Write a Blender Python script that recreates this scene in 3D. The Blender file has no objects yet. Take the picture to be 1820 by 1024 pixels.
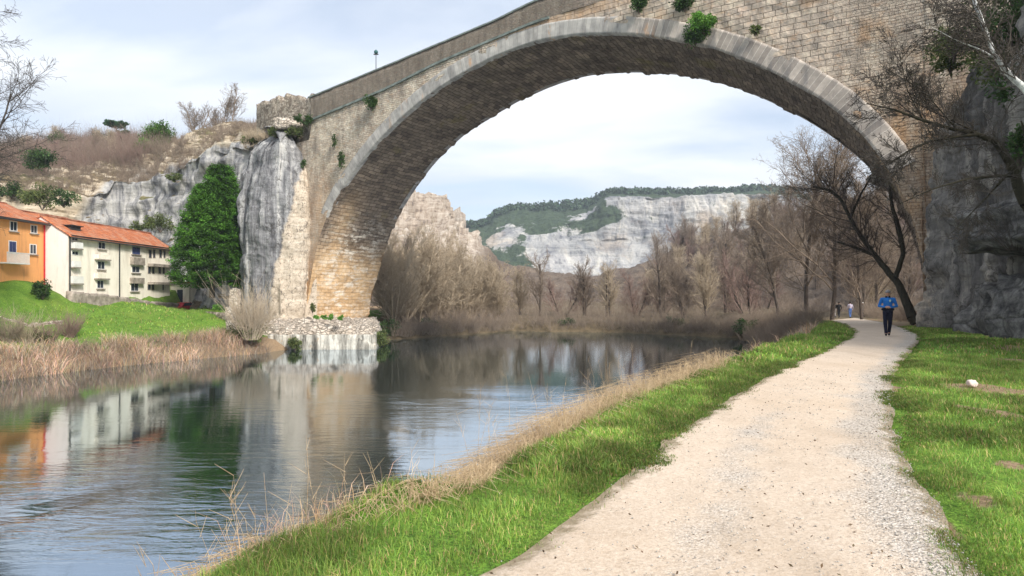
import bpy, math, random
import numpy as np
from math import radians, sin, cos, pi
random.seed(4)
RNG = np.random.default_rng(7)
C = bpy.context.scene.collection
F = 1100.0; CX = 910.0; HY = 522.0; EYE = 1.6          # focal length in photo pixels, principal column, horizon row, eye height
WATER = -4.0

# ------------------------------------------------------------------ helpers
def at(px, py, D):
    return np.array([(px-CX)/F*D, D, EYE+(HY-py)/F*D])
def zg(y):                                              # level of the path along the valley
    y = np.asarray(y, float)
    return -0.0235*np.maximum(0, y-21)
def G(px, py):                                          # point of the path level seen at a pixel
    lo, hi = 1.0, 400.0
    for _ in range(60):
        m = (lo+hi)/2
        if HY+F*(EYE-float(zg(m)))/m > py: lo = m
        else: hi = m
    return ((px-CX)/F*lo, lo)

def _h(ix, iy, iz):
    n = (ix*374761393 + iy*668265263 + iz*2147483647) & 0xffffffff
    n = ((n ^ (n >> 13))*1274126177) & 0xffffffff
    n = ((n ^ (n >> 16))*2246822519) & 0xffffffff
    return ((n ^ (n >> 15)) & 0xffff)/32767.5-1.0
def vnoise(x, y, z):
    x, y, z = np.broadcast_arrays(np.asarray(x, float), np.asarray(y, float), np.asarray(z, float))
    ix, iy, iz = np.floor(x).astype(np.int64), np.floor(y).astype(np.int64), np.floor(z).astype(np.int64)
    fx, fy, fz = x-ix, y-iy, z-iz
    fx, fy, fz = fx*fx*(3-2*fx), fy*fy*(3-2*fy), fz*fz*(3-2*fz)
    r = 0
    for a in (0, 1):
        for b in (0, 1):
            for c in (0, 1):
                w = (fx if a else 1-fx)*(fy if b else 1-fy)*(fz if c else 1-fz)
                r = r+w*_h(ix+a, iy+b, iz+c)
    return r
def fbm(x, y, z=0, o=4):
    r, a, s = 0, 1.0, 1.0
    for i in range(o):
        r = r+a*vnoise(np.asarray(x)*s+i*17.3, np.asarray(y)*s-i*9.1, np.asarray(z)*s+i*5.7); a *= .5; s *= 2.03
    return r
def smooth(x): x = np.clip(x, 0, 1); return x*x*(3-2*x)

def tag(o, label=None, cat=None, group=None, kind=None):
    if label: o['label'] = label
    if cat: o['category'] = cat
    if group: o['group'] = group
    if kind: o['kind'] = kind
    return o
def empty(name, loc=(0, 0, 0), rz=0.0):
    o = bpy.data.objects.new(name, None); C.objects.link(o)
    o.location = tuple(float(v) for v in loc); o.rotation_euler = (0, 0, rz); o.empty_display_size = .3
    return o
def link(name, me, mat=None, parent=None):
    o = bpy.data.objects.new(name, me); C.objects.link(o)
    if mat is not None: me.materials.append(mat)
    if parent is not None: o.parent = parent
    return o
def mesh_np(name, V, faces_list, mat=None, parent=None, smooth_=False, attrs=None, uv=None):
    """faces_list: list of int arrays (n,k). attrs: {name: (nv,) or (nv,3)}; uv per vertex (nv,2)."""
    me = bpy.data.meshes.new(name)
    V = np.asarray(V, np.float32)
    me.vertices.add(len(V)); me.vertices.foreach_set('co', V.ravel())
    tot = []; idx = []
    for f in faces_list:
        f = np.asarray(f, np.int32)
        if len(f) == 0: continue
        tot.append(np.full(len(f), f.shape[1], np.int32)); idx.append(f.ravel())
    tot = np.concatenate(tot); idx = np.concatenate(idx)
    me.loops.add(len(idx)); me.loops.foreach_set('vertex_index', idx)
    me.polygons.add(len(tot))
    st = np.concatenate([[0], np.cumsum(tot)[:-1]]).astype(np.int32)
    me.polygons.foreach_set('loop_start', st); me.polygons.foreach_set('loop_total', tot)
    if smooth_: me.polygons.foreach_set('use_smooth', np.ones(len(tot), bool))
    if uv is not None:
        l = me.uv_layers.new(name='UVMap'); l.data.foreach_set('uv', np.asarray(uv, np.float32)[idx].ravel())
    for k, a in (attrs or {}).items():
        a = np.asarray(a, np.float32)
        if a.ndim == 1:
            t = me.attributes.new(k, 'FLOAT', 'POINT'); t.data.foreach_set('value', a)
        else:
            t = me.attributes.new(k, 'FLOAT_COLOR', 'POINT')
            t.data.foreach_set('color', np.concatenate([a, np.ones((len(a), 1), np.float32)], 1).ravel())
    me.update(calc_edges=True); me.validate()
    return link(name, me, mat, parent)
def grid(name, P, mat, parent=None, attrs=None, uv=None, smooth_=True, flip=False):
    nu, nv = P.shape[:2]
    i = np.arange(nu*nv).reshape(nu, nv)
    q = np.stack([i[:-1, :-1], i[1:, :-1], i[1:, 1:], i[:-1, 1:]], -1).reshape(-1, 4)
    if flip: q = q[:, ::-1]
    return mesh_np(name, P.reshape(-1, 3), [q], mat, parent, smooth_,
                   {k: (v.reshape(nu*nv, -1) if v.ndim == 3 else v.ravel()) for k, v in (attrs or {}).items()},
                   None if uv is None else uv.reshape(-1, 2))
class MB:                                               # plain mesh builder for hard things
    def __init__(s): s.v = []; s.f = []
    def add(s, vs, fs):
        b = len(s.v); s.v += [tuple(map(float, v)) for v in vs]; s.f += [tuple(b+i for i in f) for f in fs]; return s
    def box(s, x0, x1, y0, y1, z0, z1):
        x0, x1 = sorted((x0, x1)); y0, y1 = sorted((y0, y1)); z0, z1 = sorted((z0, z1))
        return s.add([(x0, y0, z0), (x1, y0, z0), (x1, y1, z0), (x0, y1, z0), (x0, y0, z1), (x1, y0, z1), (x1, y1, z1), (x0, y1, z1)],
                     [(0, 3, 2, 1), (4, 5, 6, 7), (0, 1, 5, 4), (1, 2, 6, 5), (2, 3, 7, 6), (3, 0, 4, 7)])
    def tube(s, p, q, r, r2=None, k=10):
        p, q = np.array(p, float), np.array(q, float); d = q-p; d /= np.linalg.norm(d)+1e-9
        a = np.cross(d, [0, 0, 1] if abs(d[2]) < .9 else [1, 0, 0]); a /= np.linalg.norm(a); b = np.cross(d, a)
        r2 = r if r2 is None else r2
        vs = [p+r*(cos(2*pi*i/k)*a+sin(2*pi*i/k)*b) for i in range(k)]+[q+r2*(cos(2*pi*i/k)*a+sin(2*pi*i/k)*b) for i in range(k)]
        return s.add(vs, [(i, (i+1) % k, k+(i+1) % k, k+i) for i in range(k)]+[tuple(range(k))[::-1], tuple(range(k, 2*k))])
    def ball(s, c, r, n=8, m=6):
        r = (r, r, r) if np.isscalar(r) else r
        vs = [(c[0]+r[0]*sin(pi*j/m)*cos(2*pi*i/n), c[1]+r[1]*sin(pi*j/m)*sin(2*pi*i/n), c[2]+r[2]*cos(pi*j/m)) for j in range(m+1) for i in range(n)]
        return s.add(vs, [(j*n+i, (j+1)*n+i, (j+1)*n+(i+1) % n, j*n+(i+1) % n) for j in range(m) for i in range(n)])
    def prism(s, poly, z0, z1):                          # poly in xy, counter-clockwise
        n = len(poly)
        return s.add([(x, y, z0) for x, y in poly]+[(x, y, z1) for x, y in poly],
                     [tuple(range(n))[::-1], tuple(range(n, 2*n))]+[(i, (i+1) % n, n+(i+1) % n, n+i) for i in range(n)])
    def build(s, name, mat, parent=None, bevel=0, smooth_=False):
        me = bpy.data.meshes.new(name); me.from_pydata(s.v, [], s.f); me.validate()
        if smooth_: me.polygons.foreach_set('use_smooth', [True]*len(me.polygons))
        o = link(name, me, mat, parent)
        if bevel:
            m = o.modifiers.new('bevel', 'BEVEL'); m.width = bevel; m.segments = 2; m.limit_method = 'ANGLE'
        return o

# ------------------------------------------------------------------ materials
class NT:
    def __init__(s, name):
        s.m = bpy.data.materials.new(name); s.m.use_nodes = True
        s.t = s.m.node_tree; s.b = s.t.nodes['Principled BSDF']; s.b.inputs['Roughness'].default_value = .9
        s.b.inputs['Specular IOR Level'].default_value = .25
    def n(s, typ, **kw):
        x = s.t.nodes.new(typ)
        for k, v in kw.items():
            if k.startswith('_'): setattr(x, k[1:], v)
            else:
                i = x.inputs[int(k[1:])] if k[0] == 'i' and k[1:].isdigit() else x.inputs[k.replace('__', ' ')]
                s.set(i, v)
        return x
    def set(s, i, v):
        if isinstance(v, bpy.types.NodeSocket): s.t.links.new(v, i)
        elif isinstance(v, (tuple, list)) and len(v) == 3 and i.type == 'RGBA': i.default_value = (*v, 1)
        else: i.default_value = v
    def pos(s, sc=(1, 1, 1), obj=False):
        c = s.n('ShaderNodeTexCoord').outputs['Object'] if obj else s.n('ShaderNodeNewGeometry').outputs['Position']
        return s.n('ShaderNodeMapping', Vector=c, Scale=sc).outputs[0]
    def uv(s, sc=(1, 1, 1)):
        return s.n('ShaderNodeMapping', Vector=s.n('ShaderNodeTexCoord').outputs['UV'], Scale=sc).outputs[0]
    def noise(s, vec, scale, detail=5, rough=.6, dist=0):
        return s.n('ShaderNodeTexNoise', Vector=vec, Scale=scale, Detail=detail, Roughness=rough, Distortion=dist).outputs['Fac']
    def vor(s, vec, scale, feat='F1', out='Distance'):
        x = s.n('ShaderNodeTexVoronoi', _feature=feat); s.set(x.inputs['Vector'], vec); s.set(x.inputs['Scale'], scale); return x.outputs[out]
    def ramp(s, fac, stops, interp='LINEAR'):
        x = s.n('ShaderNodeValToRGB', Fac=fac); e = x.color_ramp.elements; x.color_ramp.interpolation = interp
        while len(e) < len(stops): e.new(.5)
        for k, (p, c) in zip(e, stops):
            k.position = p; k.color = (*c, 1) if isinstance(c, (tuple, list)) else (c, c, c, 1)
        return x.outputs[0]
    def mix(s, fac, a, b, mode='MIX'):
        x = s.n('ShaderNodeMix', _data_type='RGBA', _blend_type=mode)
        s.set(x.inputs[0], fac); s.set(x.inputs[6], a); s.set(x.inputs[7], b); return x.outputs[2]
    def math(s, op, a, b=0.0, c=0.0, clamp=False):
        x = s.n('ShaderNodeMath', _operation=op, _use_clamp=clamp); s.set(x.inputs[0], a); s.set(x.inputs[1], b); s.set(x.inputs[2], c); return x.outputs[0]
    def attr(s, name, out='Fac'): return s.n('ShaderNodeAttribute', _attribute_name=name).outputs[out]
    def bump(s, h, strength=.5, dist=.05):
        s.set(s.b.inputs['Normal'], s.n('ShaderNodeBump', Height=h, Strength=strength, Distance=dist).outputs[0])
    def col(s, c, rough=None):
        s.set(s.b.inputs['Base Color'], c)
        if rough is not None: s.set(s.b.inputs['Roughness'], rough)
        return s
def plain(name, c, rough=.8, var=.12, scale=3., bump=0, metal=0):
    t = NT(name); n = t.noise(t.pos(obj=False), scale, 4)
    c2 = tuple(v*(1-var*2) for v in c); c3 = tuple(min(1, v*(1+var)) for v in c)
    t.col(t.ramp(n, [(.3, c2), (.7, c3)]), rough)
    if bump: t.bump(n, bump, .03)
    t.b.inputs['Metallic'].default_value = metal
    return t.m
def leafmat(name, c, trans=.25):
    """c multiplied by the per-leaf random attribute 'col'."""
    t = NT(name); a = t.attr('col', 'Color')
    col = t.mix(1.0, a, c, 'MULTIPLY'); t.col(col, .75)
    if trans:
        tr = t.n('ShaderNodeBsdfTranslucent', Color=col); mx = t.n('ShaderNodeMixShader', i0=trans)
        t.t.links.new(t.b.outputs[0], mx.inputs[1]); t.t.links.new(tr.outputs[0], mx.inputs[2])
        t.t.links.new(mx.outputs[0], t.t.nodes['Material Output'].inputs['Surface'])
    return t.m
M = {}
def m_bridge():
    # coursed ashlar (m_ash) / rubble; tints: m_orange stains, m_dark weathering, m_pale
    t = NT('bridge_masonry'); uv = t.uv(); p = t.pos()
    w = t.n('ShaderNodeTexNoise', Vector=uv, Scale=.8, Detail=3.).outputs['Color']
    uvd = t.n('ShaderNodeVectorMath', _operation='MULTIPLY_ADD', i0=w, i1=(.30, .17, 0), i2=uv).outputs[0]
    br = t.n('ShaderNodeTexBrick', _offset=.45, _squash=.85, _squash_frequency=3, Vector=uvd, Color1=(.62, .52, .42), Color2=(.38, .325, .275), Mortar=(.21, .172, .14), Scale=1., Mortar__Size=.026, Mortar__Smooth=1., Bias=-.25, Brick__Width=.92, Row__Height=.40)
    w2 = t.n('ShaderNodeTexNoise', Vector=uv, Scale=2.6, Detail=3.).outputs['Color']
    uvr = t.n('ShaderNodeVectorMath', _operation='MULTIPLY_ADD', i0=w2, i1=(.42, .22, 0), i2=uv).outputs[0]
    b2 = t.n('ShaderNodeTexBrick', _offset=.37, _squash=.6, _squash_frequency=3, Vector=uvr, Color1=(.74, .66, .55), Color2=(.50, .43, .355), Mortar=(.26, .215, .175), Scale=1., Mortar__Size=.022, Mortar__Smooth=.9, Bias=-.1, Brick__Width=.44, Row__Height=.19)
    ve = t.math('SUBTRACT', 1., b2.outputs['Fac'])
    rub = t.mix(.55, b2.outputs['Color'], t.ramp(t.noise(t.uv((1, 2.2, 1)), 3.2, 5, .75), [(.3, (.22, .2, .19)), (.7, (.82, .8, .77))]), 'OVERLAY')
    ash = t.attr('m_ash')
    base = t.mix(ash, rub, br.outputs['Color'])
    # smooth rendered pale stone of the pier
    ps = t.noise(t.uv((.5, 2.2, 1)), 1.6, 6, .65)
    pale = t.ramp(ps, [(.25, (.30, .26, .21)), (.45, (.50, .44, .37)), (.75, (.64, .58, .50))])
    base = t.mix(t.math('MULTIPLY', t.attr('m_pale'), .85), base, pale)
    st = t.noise(t.uv((.9, .22, 1)), 1.1, 6, .65)
    base = t.mix(t.ramp(st, [(.42, 0.), (.66, .62)]), base, (.17, .145, .125))
    n2 = t.noise(p, .55, 6, .65); n3 = t.noise(p, 4.0, 4, .6)
    base = t.mix(t.ramp(t.noise(t.uv((.9, 1.8, 1)), 1.6, 5, .7), [(.52, 0.), (.66, .5)]), base, (.56, .36, .22)); base = t.mix(t.ramp(t.noise(t.uv((.9, 1.6, 1)), 2.3, 5, .7), [(.54, 0.), (.68, .5)]), base, (.20, .18, .175))
    base = t.mix(.55, base, t.ramp(n2, [(.3, (.35, .34, .34)), (.7, (.75, .72, .68))]), 'OVERLAY')
    orf = t.math('MULTIPLY', t.attr('m_orange'), t.ramp(t.noise(t.uv((1.3, .35, 1)), .9, 5), [(.30, .15), (.58, 1.)]), clamp=True)
    base = t.mix(t.math('MULTIPLY', orf, .95), base, t.ramp(t.noise(t.uv((1.2, .4, 1)), 1.5, 6, .7), [(.3, (.42, .20, .07)), (.55, (.62, .33, .13)), (.75, (.70, .50, .30))]))
    dk = t.ramp(t.math('MULTIPLY', t.attr('m_dark'), t.math('ADD', n2, .55)), [(.15, 0.), (.9, .95)])
    base = t.mix(dk, base, t.ramp(n3, [(.3, (.065, .052, .045)), (.7, (.13, .105, .085))]))
    t.col(base, .92)
    h = t.math('ADD', t.mix(ash, t.math('ADD', ve, t.math('MULTIPLY', t.noise(t.uv((1, 2, 1)), 5., 4, .7), 1.2)), t.math('SUBTRACT', 1., br.outputs['Fac'])), t.math('MULTIPLY', n3, .9))
    t.bump(h, 1., .10)
    return t.m
def m_soffit():
    t = NT('soffit_masonry'); uv = t.uv(); p = t.pos()
    w = t.n('ShaderNodeTexNoise', Vector=uv, Scale=.5, Detail=3.).outputs['Color']
    uvd = t.n('ShaderNodeVectorMath', _operation='MULTIPLY_ADD', i0=w, i1=(.35, .25, 0), i2=uv).outputs[0]
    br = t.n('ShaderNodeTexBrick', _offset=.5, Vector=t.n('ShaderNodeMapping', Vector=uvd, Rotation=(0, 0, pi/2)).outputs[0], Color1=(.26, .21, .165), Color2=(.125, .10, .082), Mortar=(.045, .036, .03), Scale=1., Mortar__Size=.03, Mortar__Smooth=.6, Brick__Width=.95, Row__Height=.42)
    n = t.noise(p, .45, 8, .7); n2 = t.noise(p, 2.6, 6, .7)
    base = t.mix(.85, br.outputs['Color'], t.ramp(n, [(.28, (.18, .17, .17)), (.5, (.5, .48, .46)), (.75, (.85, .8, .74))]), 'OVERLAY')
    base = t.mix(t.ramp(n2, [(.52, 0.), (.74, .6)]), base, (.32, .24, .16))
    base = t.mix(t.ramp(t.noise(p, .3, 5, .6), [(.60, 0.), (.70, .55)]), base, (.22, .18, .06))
    pat = t.attr('m_orange')
    uo = t.noise(t.n('ShaderNodeMapping', Vector=uv, Scale=(.25, 1.1, 1)).outputs[0], 1.1, 6, .7)
    base = t.mix(t.math('MULTIPLY', pat, t.ramp(uo, [(.20, .5), (.5, 1.)]), clamp=True), base, t.ramp(t.noise(p, 1.3, 6, .7), [(.3, (.40, .26, .14)), (.5, (.60, .40, .22)), (.75, (.74, .62, .46))]))
    lw = t.math('MULTIPLY', t.attr('m_pale'), t.ramp(t.noise(t.n('ShaderNodeMapping', Vector=uvd, Scale=(1.9, .7, 1)).outputs[0], .8, 6, .75), [(.50, 0.), (.60, 1.)]), clamp=True)
    base = t.mix(lw, base, (.74, .66, .55))
    base = t.mix(t.math('MULTIPLY', t.math('MULTIPLY', br.outputs['Fac'], .6), t.math('SUBTRACT', 1., t.math('MULTIPLY', pat, .85))), base, (.05, .038, .03))
    t.col(base, .95)
    t.bump(t.math('ADD', t.math('SUBTRACT', 1., br.outputs['Fac']), t.math('MULTIPLY', n2, 1.2)), .9, .07)
    return t.m
def m_ring():
    t = NT('voussoir_stone'); p = t.pos(); uv = t.uv(); ash = t.attr('m_ash')
    w = t.n('ShaderNodeTexNoise', Vector=uv, Scale=1.2, Detail=3.).outputs['Color']
    uvd = t.n('ShaderNodeVectorMath', _operation='MULTIPLY_ADD', i0=w, i1=(.05, .03, 0), i2=uv).outputs[0]
    k = dict(_offset=0., _squash=.72, _squash_frequency=1, Scale=1., Mortar__Size=.012, Mortar__Smooth=.5, Brick__Width=.56, Row__Height=8.)
    uo = t.n('ShaderNodeMapping', Vector=uvd, Location=(0, 3.3, 0)).outputs[0]
    a_ = t.n('ShaderNodeTexBrick', Vector=uo, Color1=(.46, .44, .41), Color2=(.34, .325, .305), Mortar=(.24, .22, .20), Bias=0., **k)
    b_ = t.n('ShaderNodeTexBrick', Vector=uo, Color1=(.50, .44, .385), Color2=(.22, .19, .17), Mortar=(.66, .60, .53), Bias=-.1, **dict(k, Mortar__Size=.022))
    base = t.mix(ash, a_.outputs['Color'], b_.outputs['Color'])
    n = t.noise(p, 1.2, 6, .65); n2 = t.noise(p, 7, 5, .7)
    base = t.mix(.6, base, t.ramp(n, [(.3, (.30, .30, .30)), (.7, (.74, .72, .70))]), 'OVERLAY')
    base = t.mix(t.ramp(t.noise(t.pos((1, 1, .25)), 1.2, 6, .65), [(.50, 0.), (.66, .7)]), base, (.19, .18, .175))
    base = t.mix(t.math('MULTIPLY', t.attr('m_orange'), t.ramp(t.noise(t.pos((1, 1, .3)), .8, 6, .7), [(.58, 0.), (.66, .85)])), base, (.55, .27, .10))
    t.col(base, .9); t.bump(t.math('ADD', n2, t.math('MULTIPLY', t.math('SUBTRACT', 1., a_.outputs['Fac']), .8)), .6, .03); return t.m
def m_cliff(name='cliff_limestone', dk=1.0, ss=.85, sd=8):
    t = NT(name); p = t.pos()
    st = t.noise(t.pos((1., 1., .05)), ss, sd, .68, .6); st2 = t.noise(t.pos((1, 1, .035)), ss*2.6, 5, .7, .3)
    lay = t.noise(t.pos((.25, .25, 2.4)), 1.2, 5, .7, .5); nn = t.noise(p, .35, 7, .7); nf = t.noise(p, 3., 6, .75)
    g = t.ramp(t.math('ADD', t.math('MULTIPLY', st, .62), t.math('MULTIPLY', st2, .38)), [(.38, (.05, .05, .055)), (.46, (.15, .15, .158)), (.54, (.27, .27, .275)), (.64, (.50, .49, .47))])
    g = t.mix(.5, g, t.ramp(lay, [(.35, (.38, .38, .38)), (.6, (.66, .65, .64))]), 'OVERLAY')
    pale = t.ramp(t.math('ADD', t.math('MULTIPLY', nf, .5), t.math('MULTIPLY', lay, .5)), [(.32, (.26, .21, .16)), (.48, (.50, .42, .33)), (.68, (.68, .60, .51))])
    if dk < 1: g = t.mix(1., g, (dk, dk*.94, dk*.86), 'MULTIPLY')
    pm = t.math('ADD', t.attr('m_pale'), t.math('MULTIPLY', t.math('SUBTRACT', nn, .5), 1.6))
    base = t.mix(t.ramp(pm, [(.38, 0.), (.62, 1.)]), g, pale)
    fz = t.n('ShaderNodeVectorMath', _operation='MULTIPLY_ADD', i0=t.n('ShaderNodeTexNoise', Vector=p, Scale=.8, Detail=5.).outputs['Color'], i1=(1.6, 1.6, .8), i2=t.pos((.75, .75, .16))).outputs[0]
    fe = t.vor(fz, 1.1, 'DISTANCE_TO_EDGE'); crack = t.ramp(fe, [(0, .85), (.022, 0.)])
    br = t.math('ADD', t.attr('m_orange'), t.math('MULTIPLY', t.math('SUBTRACT', nn, .55), 1.8))
    base = t.mix(t.ramp(br, [(.45, 0.), (.7, .8)]), base, t.ramp(nf, [(.3, (.22, .14, .08)), (.7, (.50, .34, .19))]))
    base = t.mix(t.ramp(nf, [(.34, .7), (.44, 0.)]), base, (.07, .065, .06)); base = t.mix(crack, base, (.05, .045, .04)); nq = t.noise(p, 7., 6, .8); base = t.mix(.45, base, t.ramp(nq, [(.3, (.25, .25, .25)), (.7, (.8, .79, .77))]), 'OVERLAY')
    t.col(base, .95); t.bump(t.math('ADD', t.math('MULTIPLY', nf, .8), t.math('ADD', st2, t.math('MULTIPLY', lay, .6))), .9, .13)
    return t.m
def m_hill():
    t = NT('hillside_scrub_rock'); geo = t.n('ShaderNodeNewGeometry'); nz = t.n('ShaderNodeSeparateXYZ', Vector=geo.outputs['Normal']).outputs[2]
    p = t.pos(); n = t.noise(p, .12, 7, .7); nf = t.noise(p, 1.3, 6, .75); lay = t.noise(t.pos((.3, .3, 2.2)), .7, 6, .7, .5)
    scr = t.ramp(nf, [(.28, (.065, .05, .032)), (.45, (.15, .115, .07)), (.6, (.24, .18, .11)), (.75, (.30, .24, .14))])
    scr = t.mix(t.ramp(n, [(.50, 0.), (.64, .6)]), scr, t.ramp(nf, [(.3, (.07, .085, .025)), (.7, (.20, .22, .07))]))
    st = t.noise(t.pos((1., 1., .12)), .7, 8, .72, .6)
    rock = t.ramp(st, [(.34, (.07, .072, .08)), (.44, (.20, .20, .21)), (.53, (.38, .37, .36)), (.66, (.58, .56, .52))])
    pale = t.ramp(lay, [(.34, (.20, .15, .10)), (.48, (.48, .39, .28)), (.64, (.70, .61, .48))])
    rock = t.mix(t.ramp(t.attr('m_pale'), [(.3, 0.), (.7, 1.)]), rock, pale)
    f = t.math('ADD', t.math('MULTIPLY', t.math('SUBTRACT', .79, nz), 3.2), t.math('MULTIPLY', t.math('SUBTRACT', t.math('ADD', t.math('MULTIPLY', nf, .4), t.math('MULTIPLY', lay, .6)), .5), 3.4))
    t.col(t.mix(t.ramp(f, [(.1, 0.), (.45, 1.)]), scr, rock), .95)
    t.bump(t.math('ADD', nf, lay), .9, .35); return t.m
def m_woodhill():
    t = NT('leaf_litter_slope'); p = t.pos(); n = t.noise(p, .35, 7, .75); nf = t.noise(p, 1.8, 5, .7)
    b = t.ramp(t.math('ADD', t.math('MULTIPLY', n, .5), t.math('MULTIPLY', nf, .5)), [(.34, (.06, .045, .035)), (.5, (.145, .11, .085)), (.66, (.24, .19, .145))])
    lay = t.noise(t.pos((.3, .3, 2.2)), .7, 6, .7, .5); st = t.noise(t.pos((1, 1, .15)), .8, 6, .7)
    pale = t.ramp(t.math('ADD', t.math('MULTIPLY', lay, .5), t.math('MULTIPLY', st, .5)), [(.38, (.16, .13, .11)), (.48, (.38, .31, .25)), (.60, (.56, .50, .43))])
    t.col(t.mix(t.attr('m_pale'), b, pale), .95); t.bump(t.math('ADD', n, nf), .9, .4); return t.m
def m_mountain():
    t = NT('far_cliff_and_wood'); p = t.pos(); g = t.attr('m_green')
    st = t.noise(t.pos((1, 1, .15)), .035, 9, .72, .8); lay = t.noise(t.pos((.1, .1, 1)), .05, 7, .7, .5); n = t.noise(p, .05, 9, .75)
    rock = t.ramp(st, [(.34, (.17, .17, .19)), (.44, (.34, .34, .35)), (.54, (.50, .49, .47)), (.68, (.60, .55, .47))])
    rock = t.mix(.8, rock, t.ramp(lay, [(.38, (.22, .23, .26)), (.5, (.5, .5, .5)), (.60, (.70, .68, .66))]), 'OVERLAY'); rock = t.mix(t.ramp(t.noise(t.pos((1, 1, .2)), .12, 6, .75), [(.34, .75), (.44, 0.)]), rock, (.13, .13, .15))
    rock = t.mix(t.ramp(t.noise(p, .016, 5), [(.54, 0.), (.66, .55)]), rock, (.56, .43, .31))
    f = t.math('ADD', g, t.math('MULTIPLY', t.math('SUBTRACT', n, .5), 2.6))
    t.col(t.mix(t.ramp(f, [(.40, 0.), (.56, 1.)]), rock, t.ramp(t.noise(p, .22, 5, .7), [(.3, (.025, .045, .028)), (.7, (.085, .12, .06))])), .95)
    t.bump(t.math('ADD', n, t.math('ADD', st, lay)), 1., 6.); return t.m
def m_ground():
    t = NT('ground_soil_turf'); p = t.pos(); g = t.attr('m_green'); n = t.noise(p, 1.1, 7, .7); nf = t.noise(p, 14, 5, .7); nb = t.noise(p, .18, 5)
    soil = t.ramp(nf, [(.3, (.16, .105, .06)), (.55, (.30, .21, .13)), (.75, (.44, .34, .23))])
    gr = t.ramp(t.math('ADD', t.math('MULTIPLY', n, .5), t.math('MULTIPLY', nf, .5)), [(.32, (.045, .08, .018)), (.48, (.10, .19, .03)), (.64, (.20, .30, .06))])
    nz3 = t.noise(p, 45, 4, .7); gr = t.mix(.8, gr, t.ramp(nz3, [(.35, (.12, .14, .08)), (.65, (.85, .9, .6))]), 'OVERLAY'); gr = t.mix(t.ramp(nb, [(.50, 0.), (.68, .5)]), gr, (.19, .22, .045))
    brn = t.ramp(n, [(.3, (.07, .055, .035)), (.7, (.20, .15, .09))])
    base = t.mix(t.attr('m_brown'), soil, brn)
    t.col(t.mix(t.ramp(t.math('ADD', g, t.math('MULTIPLY', t.math('SUBTRACT', n, .5), 1.1)), [(.40, 0.), (.55, 1.)]), base, gr), .97)
    t.bump(t.math('ADD', nf, n), .8, .05); return t.m
def m_path():
    t = NT('gravel_path'); p = t.pos(); n = t.noise(p, 1.0, 6, .6); g1 = t.vor(p, 55.); g2 = t.vor(p, 130., out='Distance'); vcol = t.n('ShaderNodeSeparateColor', i0=t.vor(p, 70., out='Color')).outputs[0]
    nf = t.noise(p, 28, 7, .8); sp = t.noise(p, 95, 3, .8)
    base = t.ramp(nf, [(.28, (.38, .28, .195)), (.46, (.60, .475, .36)), (.70, (.76, .635, .51))])
    gr = t.ramp(vcol, [(0., (.22, .19, .16)), (.35, (.45, .39, .33)), (.7, (.62, .56, .49)), (1., (.72, .66, .60))])
    gm = t.ramp(t.math('ADD', t.attr('m_gravel'), t.math('MULTIPLY', t.math('SUBTRACT', n, .5), 1.5)), [(.35, .18), (.70, .9)])
    base = t.mix(gm, base, gr)
    base = t.mix(t.ramp(sp, [(.24, .65), (.36, 0.)]), base, (.17, .14, .11))
    base = t.mix(t.ramp(t.noise(p, .35, 5, .6), [(.46, 0.), (.74, .35)]), base, (.46, .33, .21))
    base = t.mix(t.ramp(t.noise(t.pos((1.6, .5, 1)), .8, 6, .65), [(.50, 0.), (.72, .45)]), base, (.40, .31, .225)); base = t.mix(t.ramp(t.noise(p, 2.3, 5, .7), [(.56, 0.), (.74, .4)]), base, (.74, .64, .53))
    ed = t.math('ADD', t.attr('m_edge'), t.math('MULTIPLY', t.math('SUBTRACT', t.noise(p, 5., 6, .7), .5), 2.2)); base = t.mix(t.ramp(ed, [(.45, 0.), (.85, .85)]), base, t.ramp(nf, [(.3, (.17, .13, .075)), (.7, (.34, .27, .17))]))
    t.col(base, .96)
    t.bump(t.math('ADD', t.math('MULTIPLY', nf, .8), t.math('MULTIPLY', t.math('SUBTRACT', 1., g1), gm)), .75, .02); return t.m
def m_water():
    t = NT('river_water'); p = t.pos()
    a = t.noise(t.n('ShaderNodeMapping', Vector=p, Rotation=(0, 0, .22), Scale=(.55, 2.3, 1)).outputs[0], 1.1, 4, .55, .6)
    b = t.noise(t.n('ShaderNodeMapping', Vector=p, Rotation=(0, 0, -.2), Scale=(1., 3., 1)).outputs[0], 4.0, 3, .6, .2)
    c = t.noise(t.pos((.5, 1, 1)), .13, 3, .6, .5)
    amp = t.attr('ripple'); amp2 = t.math('MULTIPLY', amp, t.ramp(c, [(.38, .15), (.66, 1.7)]))
    h = t.math('ADD', t.math('MULTIPLY', a, amp2), t.math('MULTIPLY', b, t.math('ADD', t.math('MULTIPLY', amp2, .10), .012)))
    t.bump(h, .5, .09)
    t.col(t.ramp(c, [(.3, (.010, .020, .014)), (.7, (.022, .036, .022))]), .022)
    t.b.inputs['IOR'].default_value = 1.9; t.b.inputs['Specular IOR Level'].default_value = .5
    nrm_ = t.b.inputs['Normal'].links[0].from_socket; gl = t.n('ShaderNodeBsdfGlossy', Color=(.76, .87, 1.), Roughness=.012, Normal=nrm_); mx = t.n('ShaderNodeMixShader', i0=.46)
    t.t.links.new(t.b.outputs[0], mx.inputs[1]); t.t.links.new(gl.outputs[0], mx.inputs[2]); t.t.links.new(mx.outputs[0], t.t.nodes['Material Output'].inputs['Surface'])
    return t.m
def m_bark(name, c1, c2, scale=6.):
    t = NT(name); n = t.noise(t.pos((1, 1, .35)), scale, 5, .7)
    t.col(t.ramp(n, [(.3, c1), (.7, c2)]), .95); t.bump(n, .6, .03); return t.m
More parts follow.
